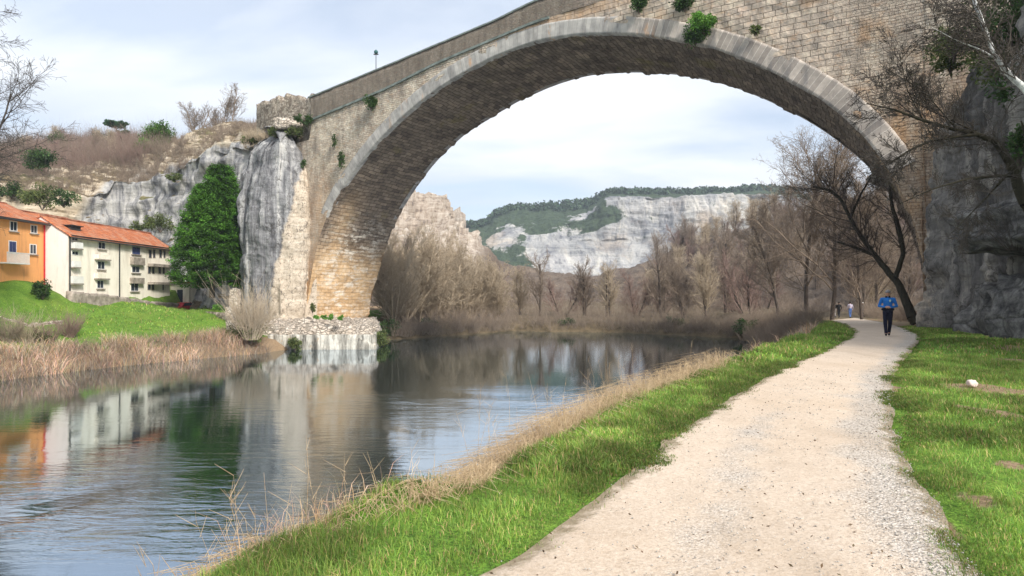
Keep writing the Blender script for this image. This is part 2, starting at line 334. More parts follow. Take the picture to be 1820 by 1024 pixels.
def m_roof():
    t = NT('clay_roof_tiles'); uv = t.uv()
    br = t.n('ShaderNodeTexBrick', _offset=0., Vector=uv, Color1=(.60, .20, .085), Color2=(.44, .13, .06), Mortar=(.22, .07, .035), Scale=1., Mortar__Size=.03, Mortar__Smooth=.8, Bias=-.2, Brick__Width=.24, Row__Height=.38)
    n = t.noise(t.pos(), .9, 6, .7)
    base = t.mix(t.ramp(n, [(.46, 0.), (.66, .7)]), br.outputs['Color'], (.52, .33, .23)); base = t.mix(t.ramp(t.noise(t.pos(), 3.5, 5, .7), [(.52, 0.), (.66, .6)]), base, (.25, .12, .08))
    t.col(base, .9); t.bump(t.math('SUBTRACT', 1., br.outputs['Fac']), .9, .07); return t.m
def m_render(name, c, dirty):
    t = NT(name); n = t.noise(t.pos(), .7, 6, .65); s = t.noise(t.pos((1, 1, .15)), 1.6, 5, .65)
    b = t.mix(t.ramp(n, [(.45, 0.), (.75, .5)]), c, dirty)
    t.col(t.mix(t.ramp(s, [(.50, 0.), (.68, .7)]), b, tuple(v*.8 for v in dirty)), .93); t.bump(t.noise(t.pos(), 12, 4), .25, .01); return t.m
def m_wall():
    t = NT('old_rubble_wall'); p = t.pos((1, 1, 1.6)); ve = t.vor(p, 2.6, 'DISTANCE_TO_EDGE'); vc = t.n('ShaderNodeSeparateColor', i0=t.n('ShaderNodeTexVoronoi', Vector=p, Scale=2.6).outputs['Color']).outputs[0]
    n = t.noise(t.pos(), .8, 6, .7); nf = t.noise(t.pos(), 6, 5)
    b = t.ramp(vc, [(0, (.20, .165, .13)), (.5, (.38, .33, .27)), (1, (.52, .46, .38))])
    b = t.mix(t.ramp(ve, [(.01, 1.), (.06, 0.)]), b, (.13, .105, .08))
    b = t.mix(.7, b, t.ramp(n, [(.3, (.3, .3, .3)), (.7, (.75, .72, .7))]), 'OVERLAY')
    t.col(b, .95); t.bump(t.math('ADD', t.ramp(ve, [(0, 0.), (.1, 1.)]), nf), .9, .08); return t.m
def m_footing():
    t = NT('footing_concrete'); s = t.noise(t.pos((1, 1, .12)), 1.5, 6, .7, .4); n = t.noise(t.pos(), 2.5, 6, .7)
    b = t.ramp(s, [(.36, (.07, .065, .055)), (.48, (.30, .28, .24)), (.6, (.60, .57, .50))])
    b = t.mix(t.ramp(n, [(.60, 0.), (.70, .6)]), b, (.44, .27, .13))
    t.col(b, .93); t.bump(n, .8, .1); return t.m
def m_rubrock(name, a, b, c, ks=2.2, kf=.7):
    t = NT(name); p = t.pos(); n = t.noise(p, 1.8, 8, .78, .4); w = t.n('ShaderNodeTexNoise', Vector=p, Scale=1.2, Detail=4.).outputs['Color']; pd = t.n('ShaderNodeVectorMath', _operation='MULTIPLY_ADD', i0=w, i1=(.9, .9, .6), i2=t.pos((1, 1, 1.7))).outputs[0]; v = t.vor(pd, ks, 'DISTANCE_TO_EDGE')
    x = t.ramp(n, [(.32, a), (.48, b), (.68, c)]); x = t.mix(t.ramp(v, [(0, kf), (.06, 0.)]), x, tuple(q*.45 for q in a))
    t.col(x, .95); t.bump(t.math('ADD', n, t.ramp(v, [(0, 0.), (.15, .8)])), 1., .18); return t.m
M['bridge'] = m_bridge(); M['soffit'] = m_soffit(); M['ring'] = m_ring(); M['cliff'] = m_cliff(); M['darkcliff'] = m_cliff('shaded_streaked_limestone', .62, .42, 5); M['hill'] = m_hill(); M['mountain'] = m_mountain()  # darkcliff: limestone copy with the right cliff's shade painted into its colour
M['woodhill'] = m_woodhill(); M['ground'] = m_ground(); M['path'] = m_path(); M['water'] = m_water(); M['roof'] = m_roof(); M['rubble'] = m_wall(); M['footing'] = m_footing()
M['ledge'] = m_rubrock('pale_broken_rock', (.25, .20, .155), (.60, .51, .42), (.82, .75, .66))
M['boulder'] = m_rubrock('dark_boulder', (.035, .035, .038), (.13, .125, .12), (.33, .32, .30), .6, .5)
M['bark'] = m_bark('grey_brown_bark', (.055, .042, .034), (.15, .12, .10)); M['twig'] = m_bark('brown_twigs', (.17, .13, .10), (.33, .26, .20))
M['twigred'] = m_bark('reddish_twigs', (.21, .14, .12), (.34, .24, .20)); M['darkbark'] = m_bark('dark_mossy_bark', (.018, .016, .012), (.06, .052, .034))
M['darktwig'] = m_bark('dark_twigs', (.045, .038, .033), (.13, .11, .095)); M['tantwig'] = m_bark('tan_willow_twigs', (.36, .285, .20), (.56, .46, .34)); M['birch'] = m_bark('white_birch_bark', (.30, .30, .30), (.80, .80, .78), 9.)
M['cream'] = m_render('cream_render', (.90, .84, .72), (.74, .66, .54)); M['orange'] = m_render('orange_render', (.80, .38, .14), (.64, .30, .13))
M['gable'] = m_render('pale_pink_render', (.82, .74, .70), (.70, .62, .57)); M['white'] = plain('white_paint', (.78, .76, .72), .7, .06)
M['glass'] = plain('window_glass', (.045, .055, .075), .15, .2); M['blue'] = plain('blue_shutter', (.06, .08, .20), .6); M['dark'] = plain('dark_metal', (.05, .05, .05), .6)
M['concrete'] = plain('weathered_concrete', (.36, .31, .26), .95, .25, 2., .5); M['redpaint'] = plain('red_paint', (.55, .03, .04), .4)
M['teal'] = plain('blue_green_metal', (.045, .13, .13), .5); M['coping'] = plain('coping_stone', (.20, .23, .21), .9, .25, 1.5, .4)
M['leafgreen'] = leafmat('evergreen_leaf', (.062, .15, .018)); M['leafdark'] = leafmat('dark_leaf', (.055, .105, .03)); M['leafolive'] = leafmat('olive_leaf', (.12, .15, .05))
M['leafbright'] = leafmat('bright_leaf', (.14, .30, .05)); M['leafpine'] = leafmat('pine_leaf', (.05, .12, .05))
M['grass'] = leafmat('grass_blade', (.29, .455, .09), .35); M['straw'] = leafmat('dry_straw', (.60, .46, .31), .2); M['brushw'] = leafmat('brown_brush', (.21, .15, .105), 0)
M['litter'] = leafmat('dead_leaf', (.13, .085, .05), 0); M['farleaf'] = leafmat('far_forest_leaf', (.05, .085, .045), 0)

# ------------------------------------------------------------------ vegetation builders
def tubes(segs, k):
    s = np.array(segs, float); p, q, r0, r1 = s[:, :3], s[:, 3:6], s[:, 6], s[:, 7]
    d = q-p; d /= np.linalg.norm(d, axis=1, keepdims=True)+1e-9
    ref = np.where(np.abs(d[:, 2:3]) < .9, [[0, 0, 1.]], [[1., 0, 0]])
    a = np.cross(d, ref); a /= np.linalg.norm(a, axis=1, keepdims=True); b = np.cross(d, a)
    ang = np.arange(k)*2*pi/k
    ring = np.cos(ang)[None, :, None]*a[:, None]+np.sin(ang)[None, :, None]*b[:, None]
    V = np.concatenate([p[:, None]+ring*r0[:, None, None], q[:, None]+ring*r1[:, None, None]], 1)
    n = len(s); i = np.arange(k); j = (i+1) % k
    f = np.stack([i, j, j+k, i+k], -1)[None]+np.arange(n)[:, None, None]*2*k
    return V.reshape(-1, 3), f.reshape(-1, 4)
def tubes_obj(name, segs, k, mat, parent=None):
    V, f = tubes(segs, k); return mesh_np(name, V, [f], mat, parent, True)
def grow(rng, p, d, L, r, lev, P, out):
    n = P['steps'][lev]; st = L/n; p = np.array(p, float); d = np.array(d, float)
    for i in range(n):
        d = d+rng.normal(0, P['wig'][lev], 3)+np.array([0, 0, P['up'][lev]]); d /= np.linalg.norm(d)
        q = p+d*st; r2 = max(r*(1-(.75 if lev else .55)/n), P['rmin'])
        out[lev].append((*p, *q, r, r2))
        t = (i+1)/n
        if lev+1 < len(P['steps']) and t > P['start'][lev]:
            m = P['kids'][lev]; m = int(m)+(rng.random() < m-int(m))
            for _ in range(m):
                a = rng.random()*2*pi; x = np.cross(d, [0.3, .2, 1] if abs(d[2]) < .95 else [1, 0, 0]); x /= np.linalg.norm(x); y = np.cross(d, x)
                an = P['ang'][lev]*(.7+.6*rng.random()); nd = d*cos(an)+(x*cos(a)+y*sin(a))*sin(an)
                grow(rng, p+(q-p)*rng.random(), nd, L*P['len'][lev]*(1.15-.55*t)*(.75+.5*rng.random()), max(r2*P['rr'], P['rmin']), lev+1, P, out)
        p = q; r = r2
DEC = dict(steps=[9, 6, 5, 4, 3], wig=[.06, .13, .17, .2, .25], up=[.03, .05, .04, .03, .0], start=[.25, .15, .1, .1], kids=[2.2, 1.6, 1.6, 1.3], ang=[.75, .7, .7, .7], len=[.5, .5, .5, .5], rr=.55, rmin=.010)
def bare_tree(name, seed, H, r, P=DEC, mat=('bark', 'twig'), loc=(0, 0, 0), lean=(0, 0, 1), stems=1, spread=.25, split=1):
    rng = np.random.default_rng(seed); out = [[] for _ in P['steps']]
    root = empty(name, loc)
    for s in range(stems):
        d = np.array(lean, float)+(np.array([rng.normal(), rng.normal(), 0])*spread if stems > 1 else 0); d /= np.linalg.norm(d)
        grow(rng, np.array([rng.normal(), rng.normal(), 0])*(.25 if stems > 1 else 0)+[0, 0, -.3], d, H*(.8+.2*rng.random() if stems > 1 else 1)*.8, r, 0, P, out)
    V1, f1 = tubes(sum(out[:split], []), 7)
    mesh_np('trunk', V1, [f1], M[mat[0]], root, True)
    tubes_obj('crown', sum(out[split:], []), 3, M[mat[1]], root)
    return root
def copy_tree(o, parent=None):
    c = o.copy(); C.objects.link(c); c.parent = parent
    for ch in list(o.children): copy_tree(ch, c)
    return c
def leaves(name, P, N, size, mat, parent=None, rng=RNG, col=(.55, 1.35), aspect=.5, tone=None):
    """P (n,3) leaf centres, N (n,3) preferred outward direction."""
    n = len(P); d = N+rng.normal(0, .55, (n, 3)); d /= np.linalg.norm(d, axis=1, keepdims=True)+1e-9
    s = np.cross(d, rng.normal(0, 1, (n, 3))); s /= np.linalg.norm(s, axis=1, keepdims=True)+1e-9
    L = (size*(.6+.8*rng.random(n)))[:, None]; W = L*aspect
    V = np.stack([P-d*L*.5, P+s*W*.5, P+d*L*.5, P-s*W*.5], 1)
    f = np.arange(4*n).reshape(n, 4)
    g = col[0]+(col[1]-col[0])*rng.random(n)
    if tone is not None: g = g*tone
    c = np.stack([g*(1+.25*(rng.random(n)-.5)), g, g*(1+.3*(rng.random(n)-.5))], 1)
    return mesh_np(name, V.reshape(-1, 3), [f], mat, parent, False, {'col': np.repeat(c, 4, 0)})
def blob_pts(rng, n, R, clumps, cr, flat=1.):
    """leaf positions in clumps spread through an ellipsoid R"""
    u = rng.normal(0, 1, (clumps, 3)); u /= np.linalg.norm(u, axis=1, keepdims=True); rad = rng.random(clumps)**.45
    cc = u*rad[:, None]*np.array(R)
    k = rng.integers(0, clumps, n); v = rng.normal(0, 1, (n, 3)); v /= np.linalg.norm(v, axis=1, keepdims=True)
    sc = cr*(.6+.8*rng.random(clumps))[k]
    P = cc[k]+v*(rng.random(n)**.5*sc)[:, None]*np.array([1, 1, flat])
    N = v*.7+u[k]*.5; tone = (.7+.6*rng.random(clumps))[k]
    return P, N, tone
def bush(name, loc, R, n, size, mat, label, cat='shrub', seed=0, clumps=26, cr=.35, group=None, wood=True, aspect=.5):
    rng = np.random.default_rng(seed+100); root = empty(name, loc); R = np.array(R, float)
    P, N, tone = blob_pts(rng, n, R*.78, clumps, float(R.mean())*cr)
    P[:, 2] += R[2]*.9
    leaves('foliage', P, N, size, M[mat], root, rng, tone=tone, aspect=aspect)
    if wood:
        segs = []
        for i in range(9):
            a = rng.random()*2*pi; q = np.array([cos(a)*R[0]*.6*rng.random(), sin(a)*R[1]*.6*rng.random(), R[2]*(.7+.9*rng.random())])
            mid = q*.5+rng.normal(0, .06, 3)*R; segs += [(0, 0, -.15, *mid, .05*R[2]**.5, .03), (*mid, *q, .03, .012)]
        tubes_obj('stem', segs, 4, M['bark'], root)
    return tag(root, label, cat, group)
def twig_tuft(rng, n, R, H, lean=.5, r=.012, fork=2):
    segs = []
    for i in range(n):
        a = rng.random()*2*pi; q = rng.random()**.5; b = np.array([cos(a)*R*.25*q, sin(a)*R*.25*q, -.1]); d = np.array([cos(a)*lean*q, sin(a)*lean*q, 1.])+rng.normal(0, .12, 3)
        h = H*(.55+.5*rng.random()); m = b+d*h*.55; e = m+(d+rng.normal(0, .22, 3))*h*.45
        segs += [(*b, *m, r, r*.7), (*m, *e, r*.7, r*.3)]
        for _ in range(fork):
            t = rng.random(); s = m*(1-t)+e*t if rng.random() < .5 else b*(1-t)*.6+m*(1-(1-t)*.6); f = s+(d+rng.normal(0, .45, 3))*h*.33
            segs.append((*s, *f, r*.5, r*.25))
    return segs
def bare_shrub(name, loc, n, R, H, mat, label, seed, r=.012, lean=.5, fork=4, group=None, cat='shrub'):
    rng = np.random.default_rng(seed); root = empty(name, loc); s = twig_tuft(rng, n, R, H, lean, r, fork); m = max(1, len(s)//6)
    tubes_obj('stem', s[:m], 4, M[mat], root); tubes_obj('twigs', s[m:], 3, M[mat], root)
    return tag(root, label, cat, group)
def blades(name, B, H, W, mat, rng, lean=.35, col=(.6, 1.3), yellow=.12, label=None, cat=None, tone=None, bend=None):
    n = len(B); a = rng.random(n)*2*pi; s = np.stack([np.cos(a), np.sin(a), np.zeros(n)], 1); l = rng.normal(0, lean, (n, 3)); l[:, 2] = 0
    if bend is not None: l += bend
    H = H*(.5+rng.random(n)); h = H[:, None]; w = (W*(.6+.8*rng.random(n)))[:, None]; up = np.array([[0, 0, 1.]])
    m = B+(up*.6+l*.35)*h; t = B+(up*(1-.25*np.linalg.norm(l, axis=1, keepdims=True))+l)*h
    V = np.stack([B-s*w*.5, B+s*w*.5, m+s*w*.42, m-s*w*.42, t], 1).reshape(-1, 3)
    o = np.arange(n)*5; q = np.stack([o, o+1, o+2, o+3], 1); tr = np.stack([o+3, o+2, o+4], 1)
    g = col[0]+(col[1]-col[0])*rng.random(n)
    if tone is not None: g = g*tone
    y = rng.random(n) < yellow
    c = np.stack([g*np.where(y, 2.6, .8+.5*rng.random(n)), g*np.where(y, 1.15, 1), g*np.where(y, 3., .8+.5*rng.random(n))], 1)
    return mesh_np(name, V, [q, tr], mat, None, False, {'col': np.repeat(c, 5, 0)})

# ------------------------------------------------------------------ plan of the valley
crest_px = [(400, 1018), (530, 999), (637, 967), (700, 936), (755, 916), (822, 892), (905, 866), (941, 845), (1002, 801), (1044, 770), (1121, 729), (1178, 699), (1236, 678), (1294, 652), (1340, 635), (1376, 619), (1462, 593), (1469, 577)]
CREST = [(-40, -42), (-16, -16), (-5.2, -3), (-2.6, 1.8)]+[G(*p) for p in crest_px[1:]]+[(26.5, 55), (31, 66), (33, 80), (34, 110)]
left_px = [(849, 1017), (919, 987), (960, 953), (1016, 912), (1060, 872), (1115, 831), (1182, 779), (1237, 743), (1308, 700), (1389, 653), (1457, 628), (1512, 601), (1519, 588), (1500, 576), (1474, 569)]
right_px = [(1743, 1013), (1675, 913), (1639, 855), (1611, 815), (1591, 773), (1587, 709), (1584, 673), (1602, 646), (1634, 606), (1637, 596), (1612, 585), (1575, 574), (1540, 568), (1500, 562.5)]
PL = [(-14, -14), (-4.6, -4), (-1.2, 1.8)]+[G(*p) for p in left_px]; PR = [(-7, -16), (-.2, -4), (1.8, 1.6)]+[G(*p) for p in right_px]
PL += [(PL[-1][0]+9, PL[-1][1]+12), (75, 150)]; PR += [(PR[-1][0]+9, PR[-1][1]+12), (82, 150)]
SHORE = [(-140, -60), (-80, -30), (-58, 5), (-45, 25), (-32.4, 39.2), (-31.2, 43.5), (-29.7, 47.7), (-24.9, 54.5), (-22.5, 58.5), (-21, 63), (-13.5, 65), (-14.5, 74), (-7, 82), (0, 91), (15, 88), (24, 80), (30, 74), (60, 74)]
def sdist(x, y, line):
    """signed distance to an open polyline, positive on its left side"""
    L = np.array(line, float); best = np.full(x.shape, 1e9); sg = np.zeros(x.shape)
    for (ax, ay), (bx, by) in zip(L[:-1], L[1:]):
        dx, dy = bx-ax, by-ay; t = np.clip(((x-ax)*dx+(y-ay)*dy)/(dx*dx+dy*dy), 0, 1)
        ex, ey = x-ax-t*dx, y-ay-t*dy; d = np.hypot(ex, ey); m = d < best-1e-9
        best = np.where(m, d, best); sg = np.where(m, np.sign(dx*(y-ay)-dy*(x-ax)), sg)
    return best*np.where(sg == 0, 1, sg)
def land(x, y):
    x = np.asarray(x, float); y = np.asarray(y, float)
    dc = -sdist(x, y, CREST); dl = sdist(x, y, SHORE)
    b = zg(np.minimum(y, 85))
    hr = b-.72*np.maximum(0, -dc-.25)**1.0-.02
    hr = hr+.25*smooth((dc-9)/6)
    dd = np.maximum(dl, 0)
    hl = WATER-.6+np.minimum(dd, 2.2)*.75+np.maximum(dd-2.2, 0)*.19
    hl = np.where(dl < 0, WATER-.6+dl*.5, hl)
    hl = np.where((x < -18), hl+2.9*smooth((-39.5-x)/6)*smooth((66-y)/10)*smooth((dd-4)/8), np.minimum(hl, -2.6+.02*dd+.012*np.maximum(0, y-95)))
    hl = np.minimum(hl, np.where((x > -42.6) & (x < -17) & (y > 58), np.clip(1.25-(y-60)*.115, -.8, 3.6), 3.6)) if False else np.minimum(hl, np.where((x < -17) & (y > 40), np.clip(1.1-(y-60)*.115, -.9, 2.6)*(1-smooth((-41.6-x)/2.2))+2.7*smooth((-41.6-x)/2.2), 3.6))
    h = np.maximum(np.maximum(hr, hl), -6)
    return h, dc, dl
def surf(x, y):
    h, dc, dl = land(x, y); nz_ = fbm(x*.6, y*.6, 0, 4); h = h+.045*nz_*smooth((np.abs(dc)-.1)*2)
    return h+np.where(((dc < -.4) | (dl > .5)) & (h < 6), .18*nz_, 0)
def land_z(x, y): return float(land(np.array([x]), np.array([y]))[0][0])

BARE = [(*G(px_, py_), r_*G(px_, py_)[1]/F*1.0) for px_, py_, r_ in ((1745, 688, 48), (1795, 690, 40), (1725, 726, 26), (1775, 735, 30), (1800, 740, 26), (1772, 590, 40), (1700, 590, 40), (1800, 618, 40), (1728, 880, 34), (1765, 905, 26), (1690, 930, 22), (1805, 640, 30), (1800, 820, 18), (1745, 838, 14), (1660, 905, 14), (1730, 632, 20))]
def bare_mask(x, y):
    m = np.zeros(x.shape)
    for (bx, by, br) in BARE: m = np.maximum(m, 1.25-np.hypot(x-bx, (y-by)/1.25)/br+.5*fbm((x+y*.3)*2.2/max(br, .12)*.5, y*1.1/max(br, .12), bx, 3))
    return np.clip(m, 0, 1)
def axis(pts):
    o = []
    for (a, b, s) in pts: o.append(np.arange(a, b, s))
    return np.concatenate(o)
xs = axis([(-900, -150, 50), (-150, -60, 5), (-60, -6, .7), (-6, 9, .22), (9, 40, .6), (40, 120, 5), (120, 901, 50)])
ys = axis([(-120, -20, 10), (-20, 0, 1), (0, 14, .22), (14, 40, .5), (40, 100, .9), (100, 200, 5), (200, 1501, 60)])
X, Y = np.meshgrid(xs, ys, indexing='ij'); H, DC, DL = land(X, Y)
nz = fbm(X*.6, Y*.6, 0, 4); onpath = (sdist(X, Y, PL) < .3) & (sdist(X, Y, PR) > -.3)
H = H+np.where(onpath, -.03, .045*nz*smooth((np.abs(DC)-.1)*2))+np.where((DC < -.4) | (DL > .5), .18*nz, 0)*np.where(H < 6, 1, 0)
green = np.where(DC > -.55, .75, .0); green = np.where((DL > 3.2) & (X < -17) & (Y < 92), .85, green)
dirt = (fbm(X*.35+3, Y*.35, 0, 3) > .55) & (DC > 3); green = np.where(dirt, .25, green)
green = np.where((X > 17.0-.0*Y) & (DC > 0) & (Y > 19), .35, green)
brown = np.where((Y > 66) & (X > -18), 1., 0.); brown = np.where(X < -52, .9, brown)
green = np.where((Y > 72) & (X > -18), .08, green)
edge_ = np.minimum(np.abs(sdist(X, Y, PL)), np.abs(sdist(X, Y, PR))); green = np.where((DC > 0) & (Y < 75) & (Y > -5), green-.95*smooth(1-(edge_-.02)/.40)*(~onpath)*(.6+.6*fbm(X*1.5, Y*1.5, 8, 3)), green)
green = green-.95*bare_mask(X, Y)*(DC > 2)
g = grid('ground', np.stack([X, Y, H], -1), M['ground'], attrs={'m_green': green, 'm_brown': brown}); tag(g, kind='structure')
# water
wx = np.linspace(-160, 90, 60); wy = np.linspace(-60, 110, 60); WX, WY = np.meshgrid(wx, wy, indexing='ij')
rip = .055+.85*np.exp(-((WX+13)**2/90+(WY-15)**2/60))+.45*np.exp(-((WX+4)**2/50+(WY-33)**2/60))
w = grid('water', np.stack([WX, WY, np.full_like(WX, WATER)], -1), M['water'], attrs={'ripple': rip}); tag(w, kind='structure')
# path: arc-length matched strips with ragged edges
def resample(pts, n, key=None):
    p = np.array(pts, float); 
    from_ = np.concatenate([[0], np.cumsum(np.linalg.norm(np.diff(p, axis=0), axis=1))]) if key is None else key(p)
    t = np.linspace(from_[0], from_[-1], n)
    return np.stack([np.interp(t, from_, p[:, i]) for i in range(p.shape[1])], 1)
def by_y(p):                                            # denser near the camera
    return np.sign(p[:, 1])*np.log1p(np.abs(p[:, 1])/3)
yy = np.concatenate([np.arange(-14, 3, .25), np.arange(3, 12, .06), np.arange(12, 40, .15), np.arange(40, 139, .7)])
lx = np.interp(yy, [p[1] for p in PL], [p[0] for p in PL]); rx = np.interp(yy, [p[1] for p in PR], [p[0] for p in PR])
def blur(a, k=9): w_ = np.hanning(k+2)[1:-1]; w_ /= w_.sum(); return np.convolve(np.pad(a, k//2, mode='edge'), w_, 'valid')
lx = blur(lx); rx = blur(rx)
lx2 = lx+.035*fbm(yy*2.2, 0*yy, 1, 4)*np.clip(1.3-yy/25, .2, 1)+.03; rx2 = rx+.045*fbm(yy*1.9, 0*yy, 5, 4)*np.clip(1.3-yy/25, .2, 1)
nv = 70; tt = np.linspace(0, 1, nv); PX = lx2[:, None]*(1-tt)+rx2[:, None]*tt; PY = np.repeat(yy[:, None], nv, 1)
PZ = zg(PY)+.012+.012*fbm(PX*1.5, PY*1.5, 0, 3)-.02*smooth(1-np.minimum(tt, 1-tt)*14)[None]
grav = np.clip(1.1-np.abs((PX-rx2[:, None]+.15))/.75, 0, 1)+.50*np.exp(-((tt[None]-.40+.1*fbm(PY*.4, PX*0, 2, 2))**2)/.02)*smooth((16-PY)/10)
grid('path', np.stack([PX, PY, PZ], -1), M['path'], attrs={'m_gravel': np.clip(grav, 0, 1.), 'm_edge': np.clip(1.0-np.minimum(tt, 1-tt)[None]*(rx2-lx2)[:, None]/.34, 0, 1)}, flip=False)['kind'] = 'structure'

# ------------------------------------------------------------------ slopes traced as profiles, at real distances
def slope(name, keys, mat, nu, nv, amp, kind='structure', pale=None, extra=None, rows=None, gam=1.0):
    px = np.array([k[0] for k in keys], float); A = np.array([[(d, EYE+(HY-y)/F*d) for d, y in k[1]] for k in keys])
    u = np.linspace(px[0], px[-1], nu); n = A.shape[1]; w_ = np.linspace(0, n-1, nv) if rows is None else np.concatenate([np.linspace(i, i+1, r, endpoint=False) for i, r in enumerate(rows)]+[[n-1]])
    Dk = np.array([np.interp(u, px, A[:, i, 0]) for i in range(n)]).T; Zk = np.array([np.interp(u, px, A[:, i, 1]) for i in range(n)]).T
    D = np.array([np.interp(w_, range(n), Dk[i]) for i in range(nu)]); Z = np.array([np.interp(w_, range(n), Zk[i]) for i in range(nu)])
    ct = (u-CX)/F; X_ = ct[:, None]*D; Y_ = D
    P = np.stack([X_, Y_, Z], -1)
    du = np.gradient(P, axis=0); dv = np.gradient(P, axis=1); N = np.cross(du, dv); N /= np.linalg.norm(N, axis=-1, keepdims=True)+1e-9
    dsp = amp(P, N)
    P = P+N*dsp[..., None]
    at_ = extra(u, w_, P, N) if extra else {}
    o = grid(name, P, mat, attrs=at_)
    o['kind'] = kind
    return o, P
def hill_amp(P, N):
    x, y, z = P[..., 0], P[..., 1], P[..., 2]
    fl = fbm(x*.10, y*.10, z*.10, 4)*1.6+fbm(x*.45, y*.45, z*.5, 4)*.55
    lay = np.abs(((z+1.4*fbm(x*.12, y*.12, 0, 3))/3.1+.5*fbm(x*.05, y*.05, z*.02, 3)) % 1-.5)*1.1*smooth((z-2)/4)-.9*np.abs(fbm(x*.22, y*.22, z*.05, 4))
    return fl+lay*smooth(1.2-N[..., 2])
HK = [(-420, [(60, 560), (66, 470), (84, 380), (105, 325), (150, 275), (230, 330)]),
      (-100, [(60, 560), (66, 470), (84, 365), (105, 320), (150, 280), (230, 330)]),
      (0, [(60, 560), (69, 455), (84, 352), (103, 305), (150, 278), (230, 330)]),
      (100, [(68, 560), (80, 460), (90, 352), (104, 302), (150, 262), (230, 330)]),
      (165, [(76, 560), (88, 500), (93, 345), (104, 296), (150, 262), (230, 330)]),
      (205, [(80, 560), (92, 500), (96, 318), (104, 285), (148, 266), (230, 330)]),
      (270, [(82, 560), (92, 500), (96, 318), (102, 270), (142, 262), (230, 330)]),
      (330, [(80, 560), (88, 500), (92, 285), (98, 262), (120, 247), (200, 330)]),
      (400, [(76, 560), (81, 500), (84, 262), (91, 240), (106, 225), (190, 330)]),
      (430, [(74, 560), (78, 500), (81, 245), (88, 227), (100, 215), (190, 320)]),
      (470, [(72, 560), (75.5, 490), (79, 252), (84, 236), (92, 226), (190, 320)]),
      (560, [(73, 560), (76, 490), (79, 252), (84, 238), (92, 230), (190, 320)])]
def hill_extra(u, w_, P, N):
    U = np.repeat(u[:, None], len(w_), 1)
    pale = smooth((215-U)/110)*1.1+smooth((w_[None]-2.0)/.3)*.8+.4*fbm(P[..., 0]*.1, P[..., 1]*.1, P[..., 2]*.1, 3)
    return {'m_pale': np.clip(pale, 0, 1)}
hill, HP = slope('hillside', HK, M['hill'], 520, 0, hill_amp, extra=hill_extra, rows=[14, 70, 50, 50, 14])
# hills across the valley, right and straight ahead
RK = [(560, [(100, 590), (130, 520), (165, 425), (200, 345), (215, 332), (300, 380)]),
      (700, [(100, 590), (130, 525), (165, 440), (190, 362), (205, 348), (300, 380)]),
      (760, [(105, 590), (130, 535), (165, 455), (195, 378), (205, 354), (300, 400)]),
      (800, [(105, 590), (130, 545), (165, 478), (195, 408), (205, 386), (300, 420)]),
      (850, [(105, 588), (130, 555), (165, 505), (195, 455), (210, 436), (300, 460)]),
      (900, [(105, 588), (130, 560), (165, 520), (200, 490), (230, 478), (300, 500)]),
      (1050, [(105, 588), (130, 562), (165, 535), (200, 510), (240, 495), (300, 510)]),
      (1180, [(105, 588), (130, 560), (165, 510), (200, 470), (240, 455), (300, 480)]),
      (1290, [(100, 588), (125, 550), (160, 485), (200, 432), (240, 415), (300, 440)]),
      (1400, [(92, 588), (115, 545), (150, 460), (195, 395), (240, 385), (300, 400)]),
      (1560, [(92, 580), (110, 530), (140, 450), (180, 398), (230, 388), (300, 400)]),
      (1660, [(80, 575), (96, 520), (120, 430), (150, 385), (200, 370), (300, 400)]),
      (2100, [(70, 570), (85, 500), (105, 380), (130, 300), (180, 280), (300, 330)])]
def rk_amp(P, N):
    x, y, z = P[..., 0], P[..., 1], P[..., 2]
    return fbm(x*.06, y*.06, z*.06, 4)*2.+fbm(x*.3, y*.3, z*.3, 4)*.9+smooth((-8-x)/8)*smooth((z-14)/6)*(3-7*np.abs(fbm(x*.11, y*.11, z*.03, 4))+1.2*np.round(fbm(x*.2, y*.2, z*.3, 3)*2))
def rk_extra(u, w_, P, N):
    U = np.repeat(u[:, None], len(w_), 1); return {'m_pale': smooth((870-U)/30)*smooth((w_[None]-1.8)/.4)}
slope('hills', RK, M['woodhill'], 420, 0, rk_amp, extra=rk_extra, rows=[20, 30, 40, 20, 10])
# far limestone mountain
MK = [(600, [(560, 500), (600, 440), (640, 405), (660, 398), (700, 393), (900, 420)]),
      (820, [(560, 500), (600, 450), (640, 420), (660, 408), (700, 402), (900, 420)]),
      (855, [(560, 500), (600, 445), (635, 415), (660, 402), (700, 396), (900, 420)]),
      (880, [(560, 500), (600, 440), (640, 405), (665, 385), (700, 379), (900, 420)]),
      (920, [(560, 500), (600, 435), (640, 398), (670, 375), (700, 367), (900, 420)]),
      (985, [(560, 500), (600, 430), (620, 398), (670, 378), (720, 364), (900, 420)]),
      (1045, [(560, 500), (600, 430), (612, 392), (670, 372), (730, 358), (900, 420)]),
      (1085, [(560, 500), (600, 430), (612, 352), (660, 348), (730, 342), (900, 420)]),
      (1140, [(560, 500), (600, 428), (612, 350), (650, 346), (720, 341), (900, 420)]),
      (1230, [(560, 500), (600, 425), (612, 352), (650, 347), (720, 343), (900, 420)]),
      (1360, [(560, 500), (600, 420), (612, 342), (650, 338), (720, 335), (900, 420)]),
      (1480, [(560, 500), (600, 420), (612, 362), (650, 355), (720, 352), (900, 420)]),
      (1800, [(560, 500), (600, 420), (612, 365), (650, 355), (720, 352), (900, 420)])]
def mk_amp(P, N):
    x, y, z = P[..., 0], P[..., 1], P[..., 2]
    but = np.abs(fbm(x*.022, 0*y, z*.006, 4))*9-4+3.5*np.round(2*fbm(x*.03, 0*y, z*.012+4, 3))/2
    return (but+fbm(x*.12, y*.08, z*.05, 5)*3.2+2.2*smooth(np.sin(z*.16+fbm(x*.01, 0*y, z*.02, 3)*2)*3))*smooth(1.25-N[..., 2])+fbm(x*.2, y*.2, z*.3, 4)*1.0
